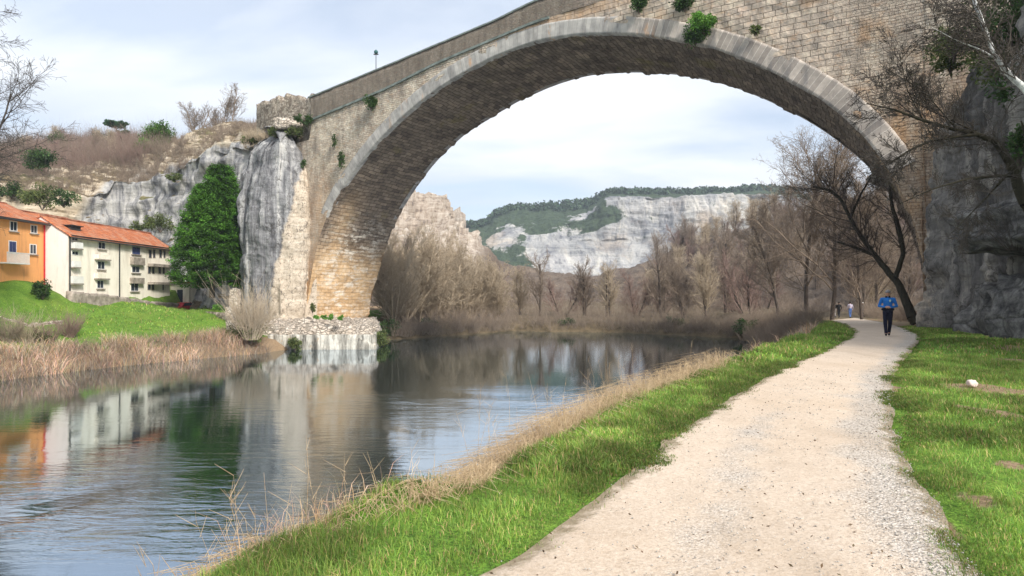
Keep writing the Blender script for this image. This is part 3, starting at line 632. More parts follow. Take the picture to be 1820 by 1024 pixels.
def mk_extra(u, w_, P, N):
    U = np.repeat(u[:, None], len(w_), 1); W_ = np.repeat(w_[None], len(u), 0)
    x, z = P[..., 0], P[..., 2]
    gr = np.where(W_ > 2.05, 1.0, .0); g2 = .62+.5*fbm(x*.02, z*.035, 2, 4)
    g2 = g2+.28*smooth((1010-U)/40); gr = np.maximum(gr, np.where(U < 1095, g2*smooth((1095-U)/25), .12*(W_ > 1.)))
    patch = np.exp(-((U-1072)/34)**2-((W_-1.62)/.26)**2)*1.3; gr = np.maximum(gr, patch)
    gr = gr-1.1*np.exp(-((U-886)/22)**2-((W_-1.35)/.3)**2)-.9*smooth((U-925)/30)*smooth((1.42-W_)/.15)*(U < 1095)
    gr = gr-.8*np.exp(-((U-1035)/35)**2-((W_-2.3)/.35)**2)
    return {'m_green': np.clip(gr, 0, 1)}
_, MP = slope('mountain', MK, M['mountain'], 620, 0, mk_amp, extra=mk_extra, rows=[16, 50, 90, 30, 10])
# the pines that line the mountain's top edge
rng = np.random.default_rng(5); P_, N_, T_ = [], [], []
ui = rng.integers(0, 620, 2600); vi = rng.integers(156, 197, 2600)
keepu = np.ones(2600, bool)
cc = MP[ui, np.minimum(vi, MP.shape[1]-1)]
uu = np.linspace(600, 1800, 620)[ui]
for c_, u_ in zip(cc, uu):
    if u_ > 1420: continue
    k = 14; v = rng.normal(0, 1, (k, 3)); v /= np.linalg.norm(v, axis=1, keepdims=True); r = 1.5+1.8*rng.random()
    P_.append(c_+[0, 0, r*.9]+v*r*np.array([1, 1, .9])); N_.append(v); T_.append(np.full(k, .6+.7*rng.random()))
leaves('far_forest', np.concatenate(P_), np.concatenate(N_), 2.6, M['farleaf'], None, rng, tone=np.concatenate(T_), aspect=.9)['kind'] = 'stuff'

# ------------------------------------------------------------------ the bridge
R0 = np.array([24.76, 37.0]); nn_ = np.array([sin(.59), cos(.59)]); uu_ = np.array([-nn_[1], nn_[0]]); BW = 9.6
def BP(s, w, z):
    s, w, z = np.broadcast_arrays(np.asarray(s, float), np.asarray(w, float), np.asarray(z, float))
    return np.stack([R0[0]+s*uu_[0]+w*nn_[0], R0[1]+s*uu_[1]+w*nn_[1], z], -1)
FR = [(57.7, -3.0), (57.5, -.4), (56.45, 4), (55.3, 7.6), (53.73, 10.24), (52.11, 12.3), (49.24, 14.8), (46.51, 16.85), (43.15, 18.85), (39.4, 20.5), (36.1, 21.6), (31.5, 22.6), (27.1, 22.95), (23.24, 22.55), (19.25, 21.7), (15.56, 20.4), (13.16, 19.35), (11.32, 18.35), (8.77, 16.7), (6.85, 15.2), (5.45, 14.1), (3.91, 12.4), (2.92, 11.0), (2.05, 9.6), (1.05, 7.4), (.34, 5.1), (0, 2.9), (0, -2.0)]
BK = [(58.2, -3.0), (57.8, -.8), (56.6, 3.3), (55.48, 5.5), (53.66, 9.5), (51.8, 12.0), (49.47, 14.4), (46.62, 16.9), (42.61, 19.3), (35.66, 21.7), (30.79, 22.65), (27.1, 22.85), (22.46, 22.2), (17.95, 21.05), (13.77, 19.3), (10.66, 17.43), (8.49, 15.9), (6.62, 14.4), (4.04, 11.8), (2.13, 9.2), (.9, 6.1), (.14, 3.2), (0, 1), (0, -2.)]
def curve(pts, n):
    p = np.array(pts, float); s = np.concatenate([[0], np.cumsum(np.linalg.norm(np.diff(p, axis=0), axis=1))]); t = np.linspace(0, s[-1], 2000)
    c = np.stack([np.interp(t, s, p[:, 0]), np.interp(t, s, p[:, 1])], 1)
    c = np.stack([blur(c[:, 0], 121), blur(c[:, 1], 121)], 1)
    s2 = np.concatenate([[0], np.cumsum(np.linalg.norm(np.diff(c, axis=0), axis=1))]); t2 = np.linspace(0, s2[-1], n)
    return np.stack([np.interp(t2, s2, c[:, 0]), np.interp(t2, s2, c[:, 1])], 1), t2
NA = 460; fc, arc = curve(FR, NA); bc, _ = curve(BK, NA)
bridge = empty('stone_bridge', (*BP(28, 4, 0)[:2], 0)); bo = np.array([*BP(28, 4, 0)[:2], 0])
tag(bridge, 'great single-arch old stone bridge spanning the river from cliff to cliff', 'bridge')
# soffit
nw = 60; tw = np.linspace(0, 1, nw)
S = fc[:, None, 0]*(1-tw)+bc[:, None, 0]*tw; Zs = fc[:, None, 1]*(1-tw)+bc[:, None, 1]*tw; Ws = np.repeat((tw*BW)[None], NA, 0)
tang = np.gradient(fc, axis=0); tang /= np.linalg.norm(tang, axis=1, keepdims=True); nrm = np.stack([tang[:, 1], -tang[:, 0]], 1)
if nrm[NA//2, 1] < 0: nrm = -nrm
dsp = .10*fbm(S*.8, Ws*.8, Zs*.8, 4)+.05*fbm(S*3, Ws*3, Zs*3, 2); dsp = dsp*np.where(tw[None] < .05, .1, 1)+.10*np.round(1.6*fbm(arc[:, None]*1.1, Ws*.2, 3, 2))*smooth((tw[None]-.8)*5)
S2 = S+nrm[:, None, 0]*dsp; Z2 = Zs+nrm[:, None, 1]*dsp
pz = smooth((12-Zs)/5)*(S > 40)
orange = np.clip(smooth((8.5-Zs)/5)*(S > 40)*1.0+.55*smooth((14-Zs)/4)*(S > 40)*np.exp(-((Ws-2.2)/1.4)**2), 0, 1)
orange = np.maximum(orange, .45*smooth((13-Zs)/4)*(S < 20)*smooth((2.2-Ws)))
pale_ = np.clip(pz*(.5+.5*np.exp(-((Ws-4.5)/2.6)**2)), 0, 1)*(Ws > .6)
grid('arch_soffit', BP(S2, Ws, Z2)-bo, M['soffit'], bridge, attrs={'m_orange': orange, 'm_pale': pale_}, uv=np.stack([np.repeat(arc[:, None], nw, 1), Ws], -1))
# voussoir ring: real blocks with open joints, front and back faces
def outer(i): return fc[i]+nrm[i]*0
T = 1.27
i0 = int(np.argmin(np.abs(fc[:NA//2, 1]-9.8))); i1 = NA//2+int(np.argmin(np.abs(fc[NA//2:, 1]-8.9)))
def ring(name, cv, w0, w1, sgn, seed):
    q = np.arange(arc[i0], arc[i1], .16); z_ = np.interp(q, arc, cv[:, 1]); s_ = np.interp(q, arc, cv[:, 0]); na = np.interp(q, arc, nrm[:, 0]); nb = np.interp(q, arc, nrm[:, 1])
    th = T*(1+.10*smooth((16-s_)/8)-.14*smooth((s_-36)/12)+.02*vnoise(q*1.6, seed, 0)); prof_ = [(0, 1.), (0, .0), (.12, 0.), (.25, 0.), (.38, 0), (.5, 0), (.62, 0), (.75, 0), (.88, 0.), (1, 0.), (1, 1.)]
    P = np.zeros((len(q), len(prof_), 3)); U = np.zeros((len(q), len(prof_), 2))
    for j, (rr, dd) in enumerate(prof_):
        r_ = -.01+rr*(th+.01); w_ = (w0-sgn*.06)*(1-dd)+w1*dd-sgn*(.02*fbm(q*1.3, rr*2+0*q, seed, 3))*(1-dd)
        P[:, j] = BP(s_+na*r_, w_, z_+nb*r_)-bo; U[:, j] = np.stack([q, rr*T+(.3 if dd else 0)*(1 if rr else -1)+0*q], -1)
    m_ = np.repeat(np.clip(1.25-np.abs(s_-29)/15, 0, 1)[:, None], len(prof_), 1); wv = np.repeat(smooth((22-s_)/6)[:, None], len(prof_), 1)
    return grid(name, P, M['ring'], bridge, attrs={'m_orange': m_, 'm_ash': wv}, uv=U, flip=sgn < 0)
ring('arch_ring', fc, 0, .55, 1, 3); ring('arch_ring', bc, BW, BW-.55, -1, 4)
# spandrel walls: columns from the ring (or ground) up to the cornice
sk = [-26, 0, 12, 24.4, 27.8, 38.3, 45.1, 55.6, 64]; ztop = [25.6, 25.2, 24.9, 24.6, 24.5, 23.3, 22.1, 20.9, 20.6]
pk = [-26, 0, 12, 24.4, 27.7, 31.5, 44, 56.3, 64]; ptop = [27.6, 27.2, 26.9, 26.3, 26.2, 25.6, 24.4, 23.3, 23.0]
oc = fc+nrm*T*.5
def low(s):                                              # lower edge of the wall at s
    top = oc[:, 1]; order = np.argsort(oc[:, 0]); z = np.interp(s, oc[order, 0], top[order])
    return z
def spandrel(name, w0, sgn, seed):
    ss = np.concatenate([np.arange(-26, 0, .5), np.arange(0, 58.4, .2), np.arange(58.4, 66, .4)]); nz_ = 90
    # left side edge (pier) and right side edge use the true curve so the wall meets the soffit
    lo = []
    cs, cz = (fc if sgn > 0 else bc)[:, 0], (fc if sgn > 0 else bc)[:, 1]
    lfs, lfz = cs[:NA//2][::-1], cz[:NA//2][::-1]; rts, rtz = cs[NA//2:][::-1], cz[NA//2:][::-1]
    P = np.zeros((len(ss), nz_, 3)); ssx = np.zeros((len(ss), nz_))
    for i, s in enumerate(ss):
        if s <= 0 or s >= cs.max(): z0 = -4.5
        else:
            k = np.argmin(np.abs(cs[:NA//2]-s)) if s > 28 else NA//2+np.argmin(np.abs(cs[NA//2:]-s))
            z0 = cz[k]+(.45 if 2.5 < s < 53.5 else 0.02)
            if s > 53.5 or s < 2.5: z0 = np.interp(s, lfs, lfz) if s > 28 else np.interp(s, rts, rtz)
        z1 = np.interp(s, sk, ztop)-2.2*float(smooth((s-56.4)/.5)); zz = z0+(z1-z0)*np.linspace(0, 1, nz_)
        P[i] = np.stack([np.full(nz_, s), np.full(nz_, w0), zz], -1)
    s_, z_ = P[..., 0], P[..., 2]
    d = .07*fbm(s_*.5, z_*.5, seed, 4)+.03*fbm(s_*2.5, z_*2.5, seed, 3)
    edge = np.minimum(1, (z_-z_[:, :1]+.05)*2)
    ww = w0-sgn*(.0+d*edge)
    ash = smooth((33-s_+3*fbm(s_*.2, z_*.2, 4, 3))/9)*(1-.75*smooth((7-s_)/7)); 
    pale = smooth((s_-52+(z_-12)*.45)/3.5)*smooth((15.5-z_)/7); pale = np.maximum(pale, .35*smooth((s_-57)/3))
    dark = .22*smooth((7-s_)/7)+.18*smooth((s_-61)/3)+.12*smooth((18-s_)/18)
    org = 1.05*smooth((8.2-z_)/7)*np.exp(-((s_-(57.8-.08*np.maximum(z_, 0)))/1.2)**2)+.5*np.exp(-((s_-54.5)/2.2)**2)*smooth((18-z_)/8)*.9+.35*np.exp(-((s_+1)/4)**2)*smooth((17-z_)/4)*(s_ < 20)+.5*smooth((z_-23.6)*2)*np.exp(-((s_-28)/12)**2)+.45*smooth(fbm(s_*.35, z_*.5, 12, 3)*2-.7)*(s_ < 24)
    return grid(name, BP(s_, ww, z_)-bo, M['bridge'], bridge, attrs={'m_ash': np.clip(ash, 0, 1), 'm_pale': np.clip(pale, 0, 1), 'm_dark': np.clip(dark, 0, 1), 'm_orange': np.clip(org, 0, 1)}, uv=np.stack([s_, z_], -1), flip=sgn < 0)
spandrel('spandrel_wall', 0, 1, 1); spandrel('spandrel_wall', BW, -1, 9)
# parapets, cornice and deck
def parapet(w0, w1, seed):
    s = np.arange(-26, 56.6, .25); z0 = np.interp(s, sk, ztop); z1 = np.interp(s, pk, ptop)
    prof = [(w0, 0), (w0, .25), (w0, .5), (w0, .75), (w0, 1), (w1, 1), (w1, 0)]
    P = np.zeros((len(s), len(prof), 3)); U = np.zeros((len(s), len(prof), 2)); wd = abs(w1-w0)
    for j, (w_, t) in enumerate(prof):
        P[:, j] = BP(s, w_+.03*fbm(s*1.5, t*3+0*s, seed, 3), z0+(z1-z0)*t)-bo; U[:, j] = np.stack([s*1.6, (z0+(z1-z0)*t)*1.5+(wd if j > 4 else 0)], -1)
    sh = P.shape[:2]
    ash = np.full(sh, .15); ash[s < 24] = .9
    return grid('parapet', P, M['bridge'], bridge, attrs={'m_ash': ash, 'm_dark': np.full(sh, .60)*smooth((P[..., 0]*0+s[:, None]-10)/15), 'm_pale': np.zeros(sh), 'm_orange': np.zeros(sh)}, uv=U, smooth_=False)
parapet(-.06, .45, 2); parapet(BW+.06, BW-.45, 5)
def band(name, w0, w1, zk, zv, dz0, dz1, mat, s0=-26, s1=56.4, n=.8, gap=.02, seed=1):
    rng = np.random.default_rng(seed); b = MB(); s = s0
    while s < s1:
        L = n*(.7+.6*rng.random()); a, e = s+gap/2, s+L-gap/2; j = .012*rng.random(); vs = []
        for q in (a, e):
            z = np.interp(q, zk, zv)
            for (w_, z_) in ((w0-j*np.sign(w1-w0), z+dz0), (w1, z+dz0), (w1, z+dz1+j), (w0-j*np.sign(w1-w0), z+dz1+j)): vs.append(BP(q, w_, z_)-bo)
        b.add(vs, [(0, 1, 2, 3), (7, 6, 5, 4), (0, 4, 5, 1), (1, 5, 6, 2), (2, 6, 7, 3), (3, 7, 4, 0)]); s += L
    return b.build(name, mat, bridge)
band('cornice', -.17, .3, sk, ztop, -.13, .07, M['coping'], s0=26); band('coping', -.13, .52, pk, ptop, .004, .14, M['coping']); band('coping', BW+.13, BW-.52, pk, ptop, .004, .14, M['coping'], seed=2)
s = np.linspace(-26, 60, 120); dk = np.stack([BP(s, w_, np.interp(s, sk, ztop)+.35)-bo for w_ in np.linspace(.3, BW-.3, 4)], 1)
z4 = np.zeros(dk.shape[:2]); grid('bridge_deck', dk, M['concrete'], bridge, flip=True)
# little springer ledge on the far side of the arch, right
b = MB(); vs = [BP(s_, w_, z_)-bo for (s_, z_) in ((2.0, 9.0), (3.75, 10.1), (2.9, 11.0), (1.6, 10.2)) for w_ in (BW-1.3, BW+.05)]
b.add(vs, [(0, 2, 3, 1), (2, 4, 5, 3), (4, 6, 7, 5), (6, 0, 1, 7), (0, 6, 4, 2), (1, 3, 5, 7)]).build('springer_stone', M['ledge'], bridge)
# drain stone high on the right wall
b = MB(); 
for (s_, z_) in ((13.4, 24.0), (6.0, 21.2)):
    vs = [BP(s_+a, w_, z_+c)-bo for a in (-.7, .7) for w_ in (-.25, .2) for c in (0, .22)]
    MB().add(vs, [(0, 1, 3, 2), (4, 6, 7, 5), (0, 2, 6, 4), (1, 5, 7, 3), (0, 4, 5, 1), (2, 3, 7, 6)]).build('drain_stone', M['coping'], bridge)

# street lamp on the deck
lp = BP(47.4, .95, np.interp(47.4, sk, ztop)+.36); lm = empty('street_lamp', lp); tag(lm, 'slim street lamp with round blue-green head standing on the bridge deck', 'street lamp')
hz = 4.45; MB().tube((0, 0, 0), (0, 0, .3), .11, .09).tube((0, 0, .3), (0, 0, hz-.15), .05, .035).build('pole', M['dark'], lm, smooth_=True)
MB().ball((0, 0, hz), (.22, .22, .2), 12, 8).tube((0, 0, hz+.12), (0, 0, hz+.26), .12, .03, 12).build('lamp_head', M['teal'], lm, smooth_=True)
MB().box(-.25, .25, -.06, .06, hz-.28, hz-.2).build('bracket', M['dark'], lm)

# ------------------------------------------------------------------ footing of the left pier
def rough_block(name, poly, z0, z1, mat, parent, amp=.35, nz_=26, slope_in=.0, seed=0, step=.22, ztop=None, capn=16):
    """closed rocky block over a polygon outline (counter-clockwise), noise displaced, domed top"""
    p = np.array(poly+[poly[0]], float); q = resample(p, int(np.linalg.norm(np.diff(p, axis=0), axis=1).sum()/step)+1)[:-1]
    c = q.mean(0); rows = []
    for t in np.linspace(0, 1, nz_): rows.append(np.concatenate([c+(q-c)*(1-slope_in*t), np.full((len(q), 1), z0+(z1-z0)*t)], 1))
    for t in np.linspace(1/capn, 1, capn): rows.append(np.concatenate([c+(q-c)*(1-slope_in)*(1-t*.995), np.full((len(q), 1), z1+(0 if ztop is None else ztop)*t**.8)], 1))
    P = np.array(rows); P = np.concatenate([P, P[:, :1]], 1)
    o = P-np.array([*c, 0]); o[..., 2] = 0; o /= np.linalg.norm(o, axis=-1, keepdims=True)+1e-6
    n1 = fbm(P[..., 0]*.5+seed, P[..., 1]*.5, P[..., 2]*.6, 5); n2 = fbm(P[..., 0]*2+seed, P[..., 1]*2, P[..., 2]*3, 3)
    side = np.ones(P.shape[:2]); side[nz_:] = np.linspace(1, 0, capn)[:, None]
    P = P+o*((n1*amp+n2*amp*.35)*side)[..., None]; P[..., 2] += (n2*amp*.5+n1*amp*.4)*np.concatenate([np.linspace(0, 1, nz_), np.ones(capn)])[:, None]
    return grid(name, P, mat, parent, flip=True)
fo = empty('bridge_footing', (-18, 66, WATER)); fo_i = np.array([-18, 66, WATER])
def shift(o, off): o.data.transform(__import__('mathutils').Matrix.Translation((-off[0], -off[1], -off[2]))); return o
shift(rough_block('concrete_base', [(-24.4, 61.6), (-13.6, 62.0), (-14.8, 70), (-16.6, 79), (-27, 79)], -5.5, -2.55, M['footing'], fo, .16, seed=2, slope_in=.02), fo_i)
shift(rough_block('rubble_top', [(-27.5, 63.5), (-23.6, 62.2), (-13.9, 62.6), (-15.0, 70), (-16.8, 78.6), (-27, 79)], -3.2, -1.55, M['ledge'], fo, .5, seed=5, slope_in=.10, ztop=.5), fo_i)
tag(fo, 'pale rubble ledge on streaked concrete carrying the left pier above the water', 'bridge footing')

# ------------------------------------------------------------------ cliffs at both ends
def cliff(name, base, zb, zt, lean, mat, nu, nv, seed, pale, orange, back=(6, 0), kfold=1.5, round_=2.5, rough=1.):
    q = resample([(*b, t) for b, t in zip(base, zt)], nu); xy = q[:, :2]; top = q[:, 2]
    tg = np.gradient(xy, axis=0); tg /= np.linalg.norm(tg, axis=1, keepdims=True); nm = np.stack([tg[:, 1], -tg[:, 0]], 1)   # outward normal (right of travel)
    nb = 14; P = np.zeros((nu, nv+nb, 3)); t = np.linspace(0, 1, nv)
    Z = zb+(top[:, None]-zb)*t
    ln = lean(Z)
    rnd = round_*np.maximum(0, 1-(top[:, None]-Z)/3.)**2
    off = -ln-rnd
    a = np.linspace(0, 1, nu)[:, None]*np.ones((1, nv))
    al = np.concatenate([[0], np.cumsum(np.linalg.norm(np.diff(xy, axis=0), axis=1))])[:, None]+0*Z
    fold = fbm(al*.16+seed, Z*.03, seed, 3)*kfold+fbm(al*.55, Z*.07+seed, seed, 4)*.55*min(kfold, 1)+rough*(fbm(al*.9, Z*.6, seed+3, 4)*.28+fbm(al*2.5, Z*2.2, seed+3, 3)*.12+.16*np.round(2*fbm(al*.8, Z*.5, seed+9, 2)))-.6*np.abs(fbm(al*.35+5, Z*.05, seed+7, 3))+.22*fbm(al*1.6, Z*.08, seed+11, 3)
    ledge = .35*rough*smooth(np.sin((Z+1.2*fbm(al*.2, Z*.1, seed, 3))*1.3)*2-1)*min(kfold, 1)
    off = off+fold-ledge
    P[:, :nv, :2] = xy[:, None]+nm[:, None]*off[..., None]; P[:, :nv, 2] = Z
    for j in range(nb):
        k = (j+1)/nb; P[:, nv+j, :2] = P[:, nv-1, :2]+(-nm*back[0])*k; P[:, nv+j, 2] = P[:, nv-1, 2]+back[1]*k+.5*fbm(xy[:, 0], xy[:, 1], j*.4, 3)*k
    pl = pale(P, al if False else None); og = orange(P)
    return grid(name, P, mat, attrs={'m_pale': np.clip(pl, 0, 1), 'm_orange': np.clip(og, 0, 1)}, flip=True)
def uofP(P): return CX+F*P[..., 0]/np.maximum(P[..., 1], 1)
def rofP(P): return HY-F*(P[..., 2]-EYE)/np.maximum(P[..., 1], 1)
# left abutment rock: pale beside the pier, grey and streaked beyond it
def lpale(P, _):
    ang = P[..., 0]+26.2-(P[..., 2]-1)*.21
    return smooth((ang+.9)/1.8)
LC = [(-39, 90), (-34.5, 80), (-32.2, 73.5), (-30.4, 69.3), (-27.8, 67.0), (-25.0, 66.6), (-23.2, 68.0), (-22.2, 69.4)]
LT = [20, 21, 19.6, 20.2, 19.6, 20.4, 20.0, 18.5]
c1 = cliff('cliff', LC[::1], -2, LT, lambda Z: -.0*Z+.10*np.maximum(Z-8, 0)-.4*np.exp(-((Z-12)/3)**2)-1.2*smooth((3-Z)/5)*0, M['cliff'], 170, 170, 3.3, lpale, lambda P: .25*smooth((P[..., 0]+23.6)/1.0)*smooth((17-P[..., 2])/6), back=(4.5, 1.0), kfold=.55, rough=.55)
c1['kind'] = 'structure'
# right cliff, running from the bridge foot towards the viewer
RC = [(24.9, 39.0), (24.25, 36.9), (23.3, 34.4), (22.2, 31.4), (20.4, 26.8), (18.6, 23.6), (17.6, 20.5), (17.4, 16), (18.6, 9), (21, 0), (25, -14)]
RT = [11, 12.5, 15, 18, 20, 21, 22, 23, 23, 22, 21]
def rlean(Z): return .01*Z+.40*np.maximum(Z-10, 0)+1.1*np.exp(-((Z-3.4)/1.0)**2)*0
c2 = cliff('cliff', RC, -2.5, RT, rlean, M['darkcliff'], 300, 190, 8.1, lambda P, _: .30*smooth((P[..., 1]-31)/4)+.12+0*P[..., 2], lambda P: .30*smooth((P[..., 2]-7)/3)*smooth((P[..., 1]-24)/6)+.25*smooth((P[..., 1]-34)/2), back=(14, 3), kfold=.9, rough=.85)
c2['kind'] = 'structure'
def boulder(name, loc, R, mat, label, seed, cat='boulder', group=None, amp=.28, n=44):
    th = np.linspace(0, 2*pi, n+1)[:-1]; ph = np.linspace(.02, pi-.02, n//2); TH, PH = np.meshgrid(th, ph, indexing='ij')
    d = np.stack([np.sin(PH)*np.cos(TH), np.sin(PH)*np.sin(TH), np.cos(PH)], -1)
    k = 1.5; f = fbm(d[..., 0]*k+seed, d[..., 1]*k, d[..., 2]*k, 4)
    d = np.sign(d)*np.abs(d)**.75                                           # blocky
    r = 1+amp*f+.12*np.round(fbm(d[..., 0]*3, d[..., 1]*3+seed, d[..., 2]*5, 2)*2)/2
    P = d*r[..., None]*np.array(R); P = np.concatenate([P, P[:1]], 0)
    o = grid(name, P, mat, flip=True); o.location = tuple(float(v) for v in loc)
    return tag(o, label, cat, group)
# ruined wall at the bridge end, on top of the left rock
def wall_strip(name, pts, thick, mat, label, cat='wall', seed=0, step=.25, jag=.25, nz_=14):
    """pts: (x, y, z0, z1) along the wall; real thickness towards +y"""
    p = np.array(pts, float); L = np.concatenate([[0], np.cumsum(np.hypot(np.diff(p[:, 0]), np.diff(p[:, 1])))]); t = np.arange(0, L[-1]+step, step)
    q = np.stack([np.interp(t, L, p[:, i]) for i in range(4)], 1); n = len(t)
    tg = np.gradient(q[:, :2], axis=0); tg /= np.linalg.norm(tg, axis=1, keepdims=True)+1e-9; nm = np.stack([tg[:, 1], -tg[:, 0]], 1)
    zt = q[:, 3]+jag*np.round(2*fbm(t*.8, 0*t+seed, 0, 3))/2+.08*fbm(t*4, 0*t, seed, 2)
    rows = []
    for k in np.linspace(0, 1, nz_):
        z = q[:, 2]+(zt-q[:, 2])*k; d = .07*fbm(t*1.5, z*1.5, seed, 4); rows.append(np.concatenate([q[:, :2]+nm*d[:, None], z[:, None]], 1))
    for k in np.linspace(1, 0, nz_//2):
        z = q[:, 2]+(zt-q[:, 2])*k; rows.append(np.concatenate([q[:, :2]-nm*(thick+.05*fbm(t, z, seed, 2))[:, None], z[:, None]], 1))
    P = np.stack(rows, 1); P = np.concatenate([P[:1]*0+P[:1].mean(1, keepdims=True), P, P[-1:]*0+P[-1:].mean(1, keepdims=True)], 0)
    return tag(grid(name, P, mat, smooth_=False), label, cat)
a = [at(x, y, D) for x, y, D in ((456, 187, 78), (470, 181, 76), (482, 175, 74.5), (495, 172, 73.5), (503, 182, 73), (507, 168, 72.8), (530, 170, 71.5), (544, 176, 70.5), (556, 169, 69.4))]
wall_strip('ruined_wall', [(p[0], p[1], 17.6, p[2]) for p in a], .9, M['rubble'], 'broken rubble wall with jagged top beside the left end of the parapet', seed=3)
boulder('rock', at(511, 221, 69.3), (1.4, .9, .65), M['ledge'], 'orange-tan bare rock just below the ruined wall', 4, 'rock')
# boulders under the right cliff, with the dark cleft between them
boulder('boulder', (20.7, 24.6, .2), (1.9, 2.2, 2.0), M['boulder'], 'rounded dark grey boulder at the foot of the right cliff, farther from the viewer', 1)
boulder('boulder', (18.9, 21.6, .3), (1.5, 1.9, 2.1), M['boulder'], 'grey cracked boulder at the right frame edge beside the grass', 7)
boulder('boulder', (19.0, 22.3, 4.0), (1.9, 3.4, .9), M['boulder'], 'overhanging slab of dark rock above the boulders at right', 11)

# ------------------------------------------------------------------ houses in a row along the far bank
FX = -43.0
def Yp(px, X_=FX): return F*X_/(px-CX)
def Zp(px, py, X_=FX): return EYE+(HY-py)*Yp(px, X_)/F
def gable_house(root, x0, x1, y0, y1, zb, ze, zr, xr, wallm, gablem=None, eave=.45):
    """front plane x1 (facing +X), back x0, ridge at xr"""
    MB().add([(x1, y0, zb), (x1, y1, zb), (x1, y1, ze), (x1, y0, ze), (x0, y0, zb), (x0, y1, zb), (x0, y1, ze), (x0, y0, ze), (xr, y0, zr-.12), (xr, y1, zr-.12)],
             [(0, 1, 2, 3), (5, 4, 7, 6), (1, 5, 6, 9, 2)]+([] if gablem else [(4, 0, 3, 8, 7)])).build('wall', wallm, root)
    if gablem: MB().add([(x1, y0, zb), (x1, y0, ze), (xr, y0, zr-.12), (x0, y0, ze), (x0, y0, zb)], [(4, 0, 1, 2, 3)]).build('gable_wall', gablem, root)
    sl = (zr-ze)/(x1-xr); xe = x1+eave; zee = ze-sl*eave; n = 60; r = []
    for side, (xa, za) in enumerate(((xe, zee), (x0-eave, ze-(zr-ze)/(xr-x0)*eave))):
        ly = np.linspace(y0-.12, y1+.3, n); P = np.zeros((n, 12, 3)); U = np.zeros((n, 12, 2)); t = np.linspace(0, 1, 12)
        P[..., 0] = xa+(xr-xa)*t; P[..., 1] = ly[:, None]; P[..., 2] = za+(zr-za)*t+.05+.05*fbm(ly[:, None]*.4, t*2, side, 3); U[..., 0] = ly[:, None]; U[..., 1] = t*math.hypot(xr-xa, zr-za)
        V = P.reshape(-1, 3); i = np.arange(n*12).reshape(n, 12); q = np.stack([i[:-1, :-1], i[1:, :-1], i[1:, 1:], i[:-1, 1:]], -1).reshape(-1, 4)
        r.append((V, q if side == 0 else q[:, ::-1], U.reshape(-1, 2)))
    V = np.concatenate([r[0][0], r[1][0]]); q = np.concatenate([r[0][1], r[1][1]+len(r[0][0])]); U = np.concatenate([r[0][2], r[1][2]])
    rf = mesh_np('roof', V, [q], M['roof'], root, False, None, U); so = rf.modifiers.new('thick', 'SOLIDIFY'); so.thickness = .12; so.offset = -1
    MB().tube((xe+.05, y0-.1, zee-.02), (xe+.05, y1+.3, zee-.02), .07, k=8).build('gutter', M['dark'], root)
    MB().tube((xr, y0-.12, zr+.07), (xr, y1+.3, zr+.07), .10, k=8).build('ridge_tiles', M['roof'], root)
    MB().box(x1+.01, xe-.02, y0-.05, y1+.2, ze-.12, ze-.05).build('soffit_board', M['dark'], root)
def window(root, X_, y0, y1, z0, z1, frame='white', sill=True, bars=1, shutter=None, glass='glass'):
    y0, y1 = sorted((y0, y1)); z0, z1 = sorted((z0, z1)); w = .07
    f = MB().box(X_-.12, X_+.03, y0, y0+w, z0, z1).box(X_-.12, X_+.03, y1-w, y1, z0, z1).box(X_-.12, X_+.03, y0+w, y1-w, z1-w, z1).box(X_-.12, X_+.03, y0+w, y1-w, z0, z0+w)
    for k in range(bars): yy_ = y0+(y1-y0)*(k+1)/(bars+1); f.box(X_-.02, X_+.02, yy_-.025, yy_+.025, z0+w, z1-w)
    wn = MB().box(X_+.004, X_+.012, y0+w*.5, y1-w*.5, z0+w*.5, z1-w*.5).build('window', M[glass], root)
    f.build('frame', M[frame], wn)
    if sill: MB().box(X_, X_+.16, y0-.12, y1+.12, z0-.1, z0-.01).build('sill', M['concrete'], wn)
    if shutter:
        s = MB()
        for k in range(int((z1-z0)/.12)): s.box(X_+.03, X_+.05, y0+.08, y1-.08, z1-.1-.12*k-.09, z1-.1-.12*k)
        s.build('shutter', M[shutter], wn)
    return wn
y0, y1 = Yp(121), Yp(302)
ch = empty('apartment_house', (FX, y0, .5)); co = np.array([FX, y0, .5]); tag(ch, 'long cream rendered house with balconies and red tiled roof, end of the riverside row', 'house')
ch.location = (0, 0, 0)
gable_house(ch, -48.4, FX, y0, y1, -1.0, 7.35, 9.15, -45.6, M['cream'], M['gable'])
def W(px0, px1, py0, py1, **k):
    pc = (px0+px1)/2; return window(ch, FX, Yp(px0), Yp(px1), Zp(pc, py0), Zp(pc, py1), **k)
W(127, 138, 421, 428, sill=False); W(127, 139, 446, 454, sill=False); W(174, 187, 430, 443); W(173, 186, 464, 479, bars=1); W(172, 184, 498, 513)
W(234, 249, 438, 452, shutter='blue'); W(234, 248, 473, 485, glass='glass'); W(232, 246, 503, 518)
for (p0, p1) in ((264, 269.5), (271.5, 276), (283, 287.5), (290.5, 294)):
    W(p0, p1, 443, 459, sill=False, bars=0, frame='concrete'); W(p0-1.5, p1-1.5, 474, 487, sill=False, bars=0, frame='concrete'); 
for (p0, p1) in ((262, 267.5), (269.5, 274), (288.5, 291)): W(p0, p1, 504, 516, sill=False, bars=0, frame='concrete')
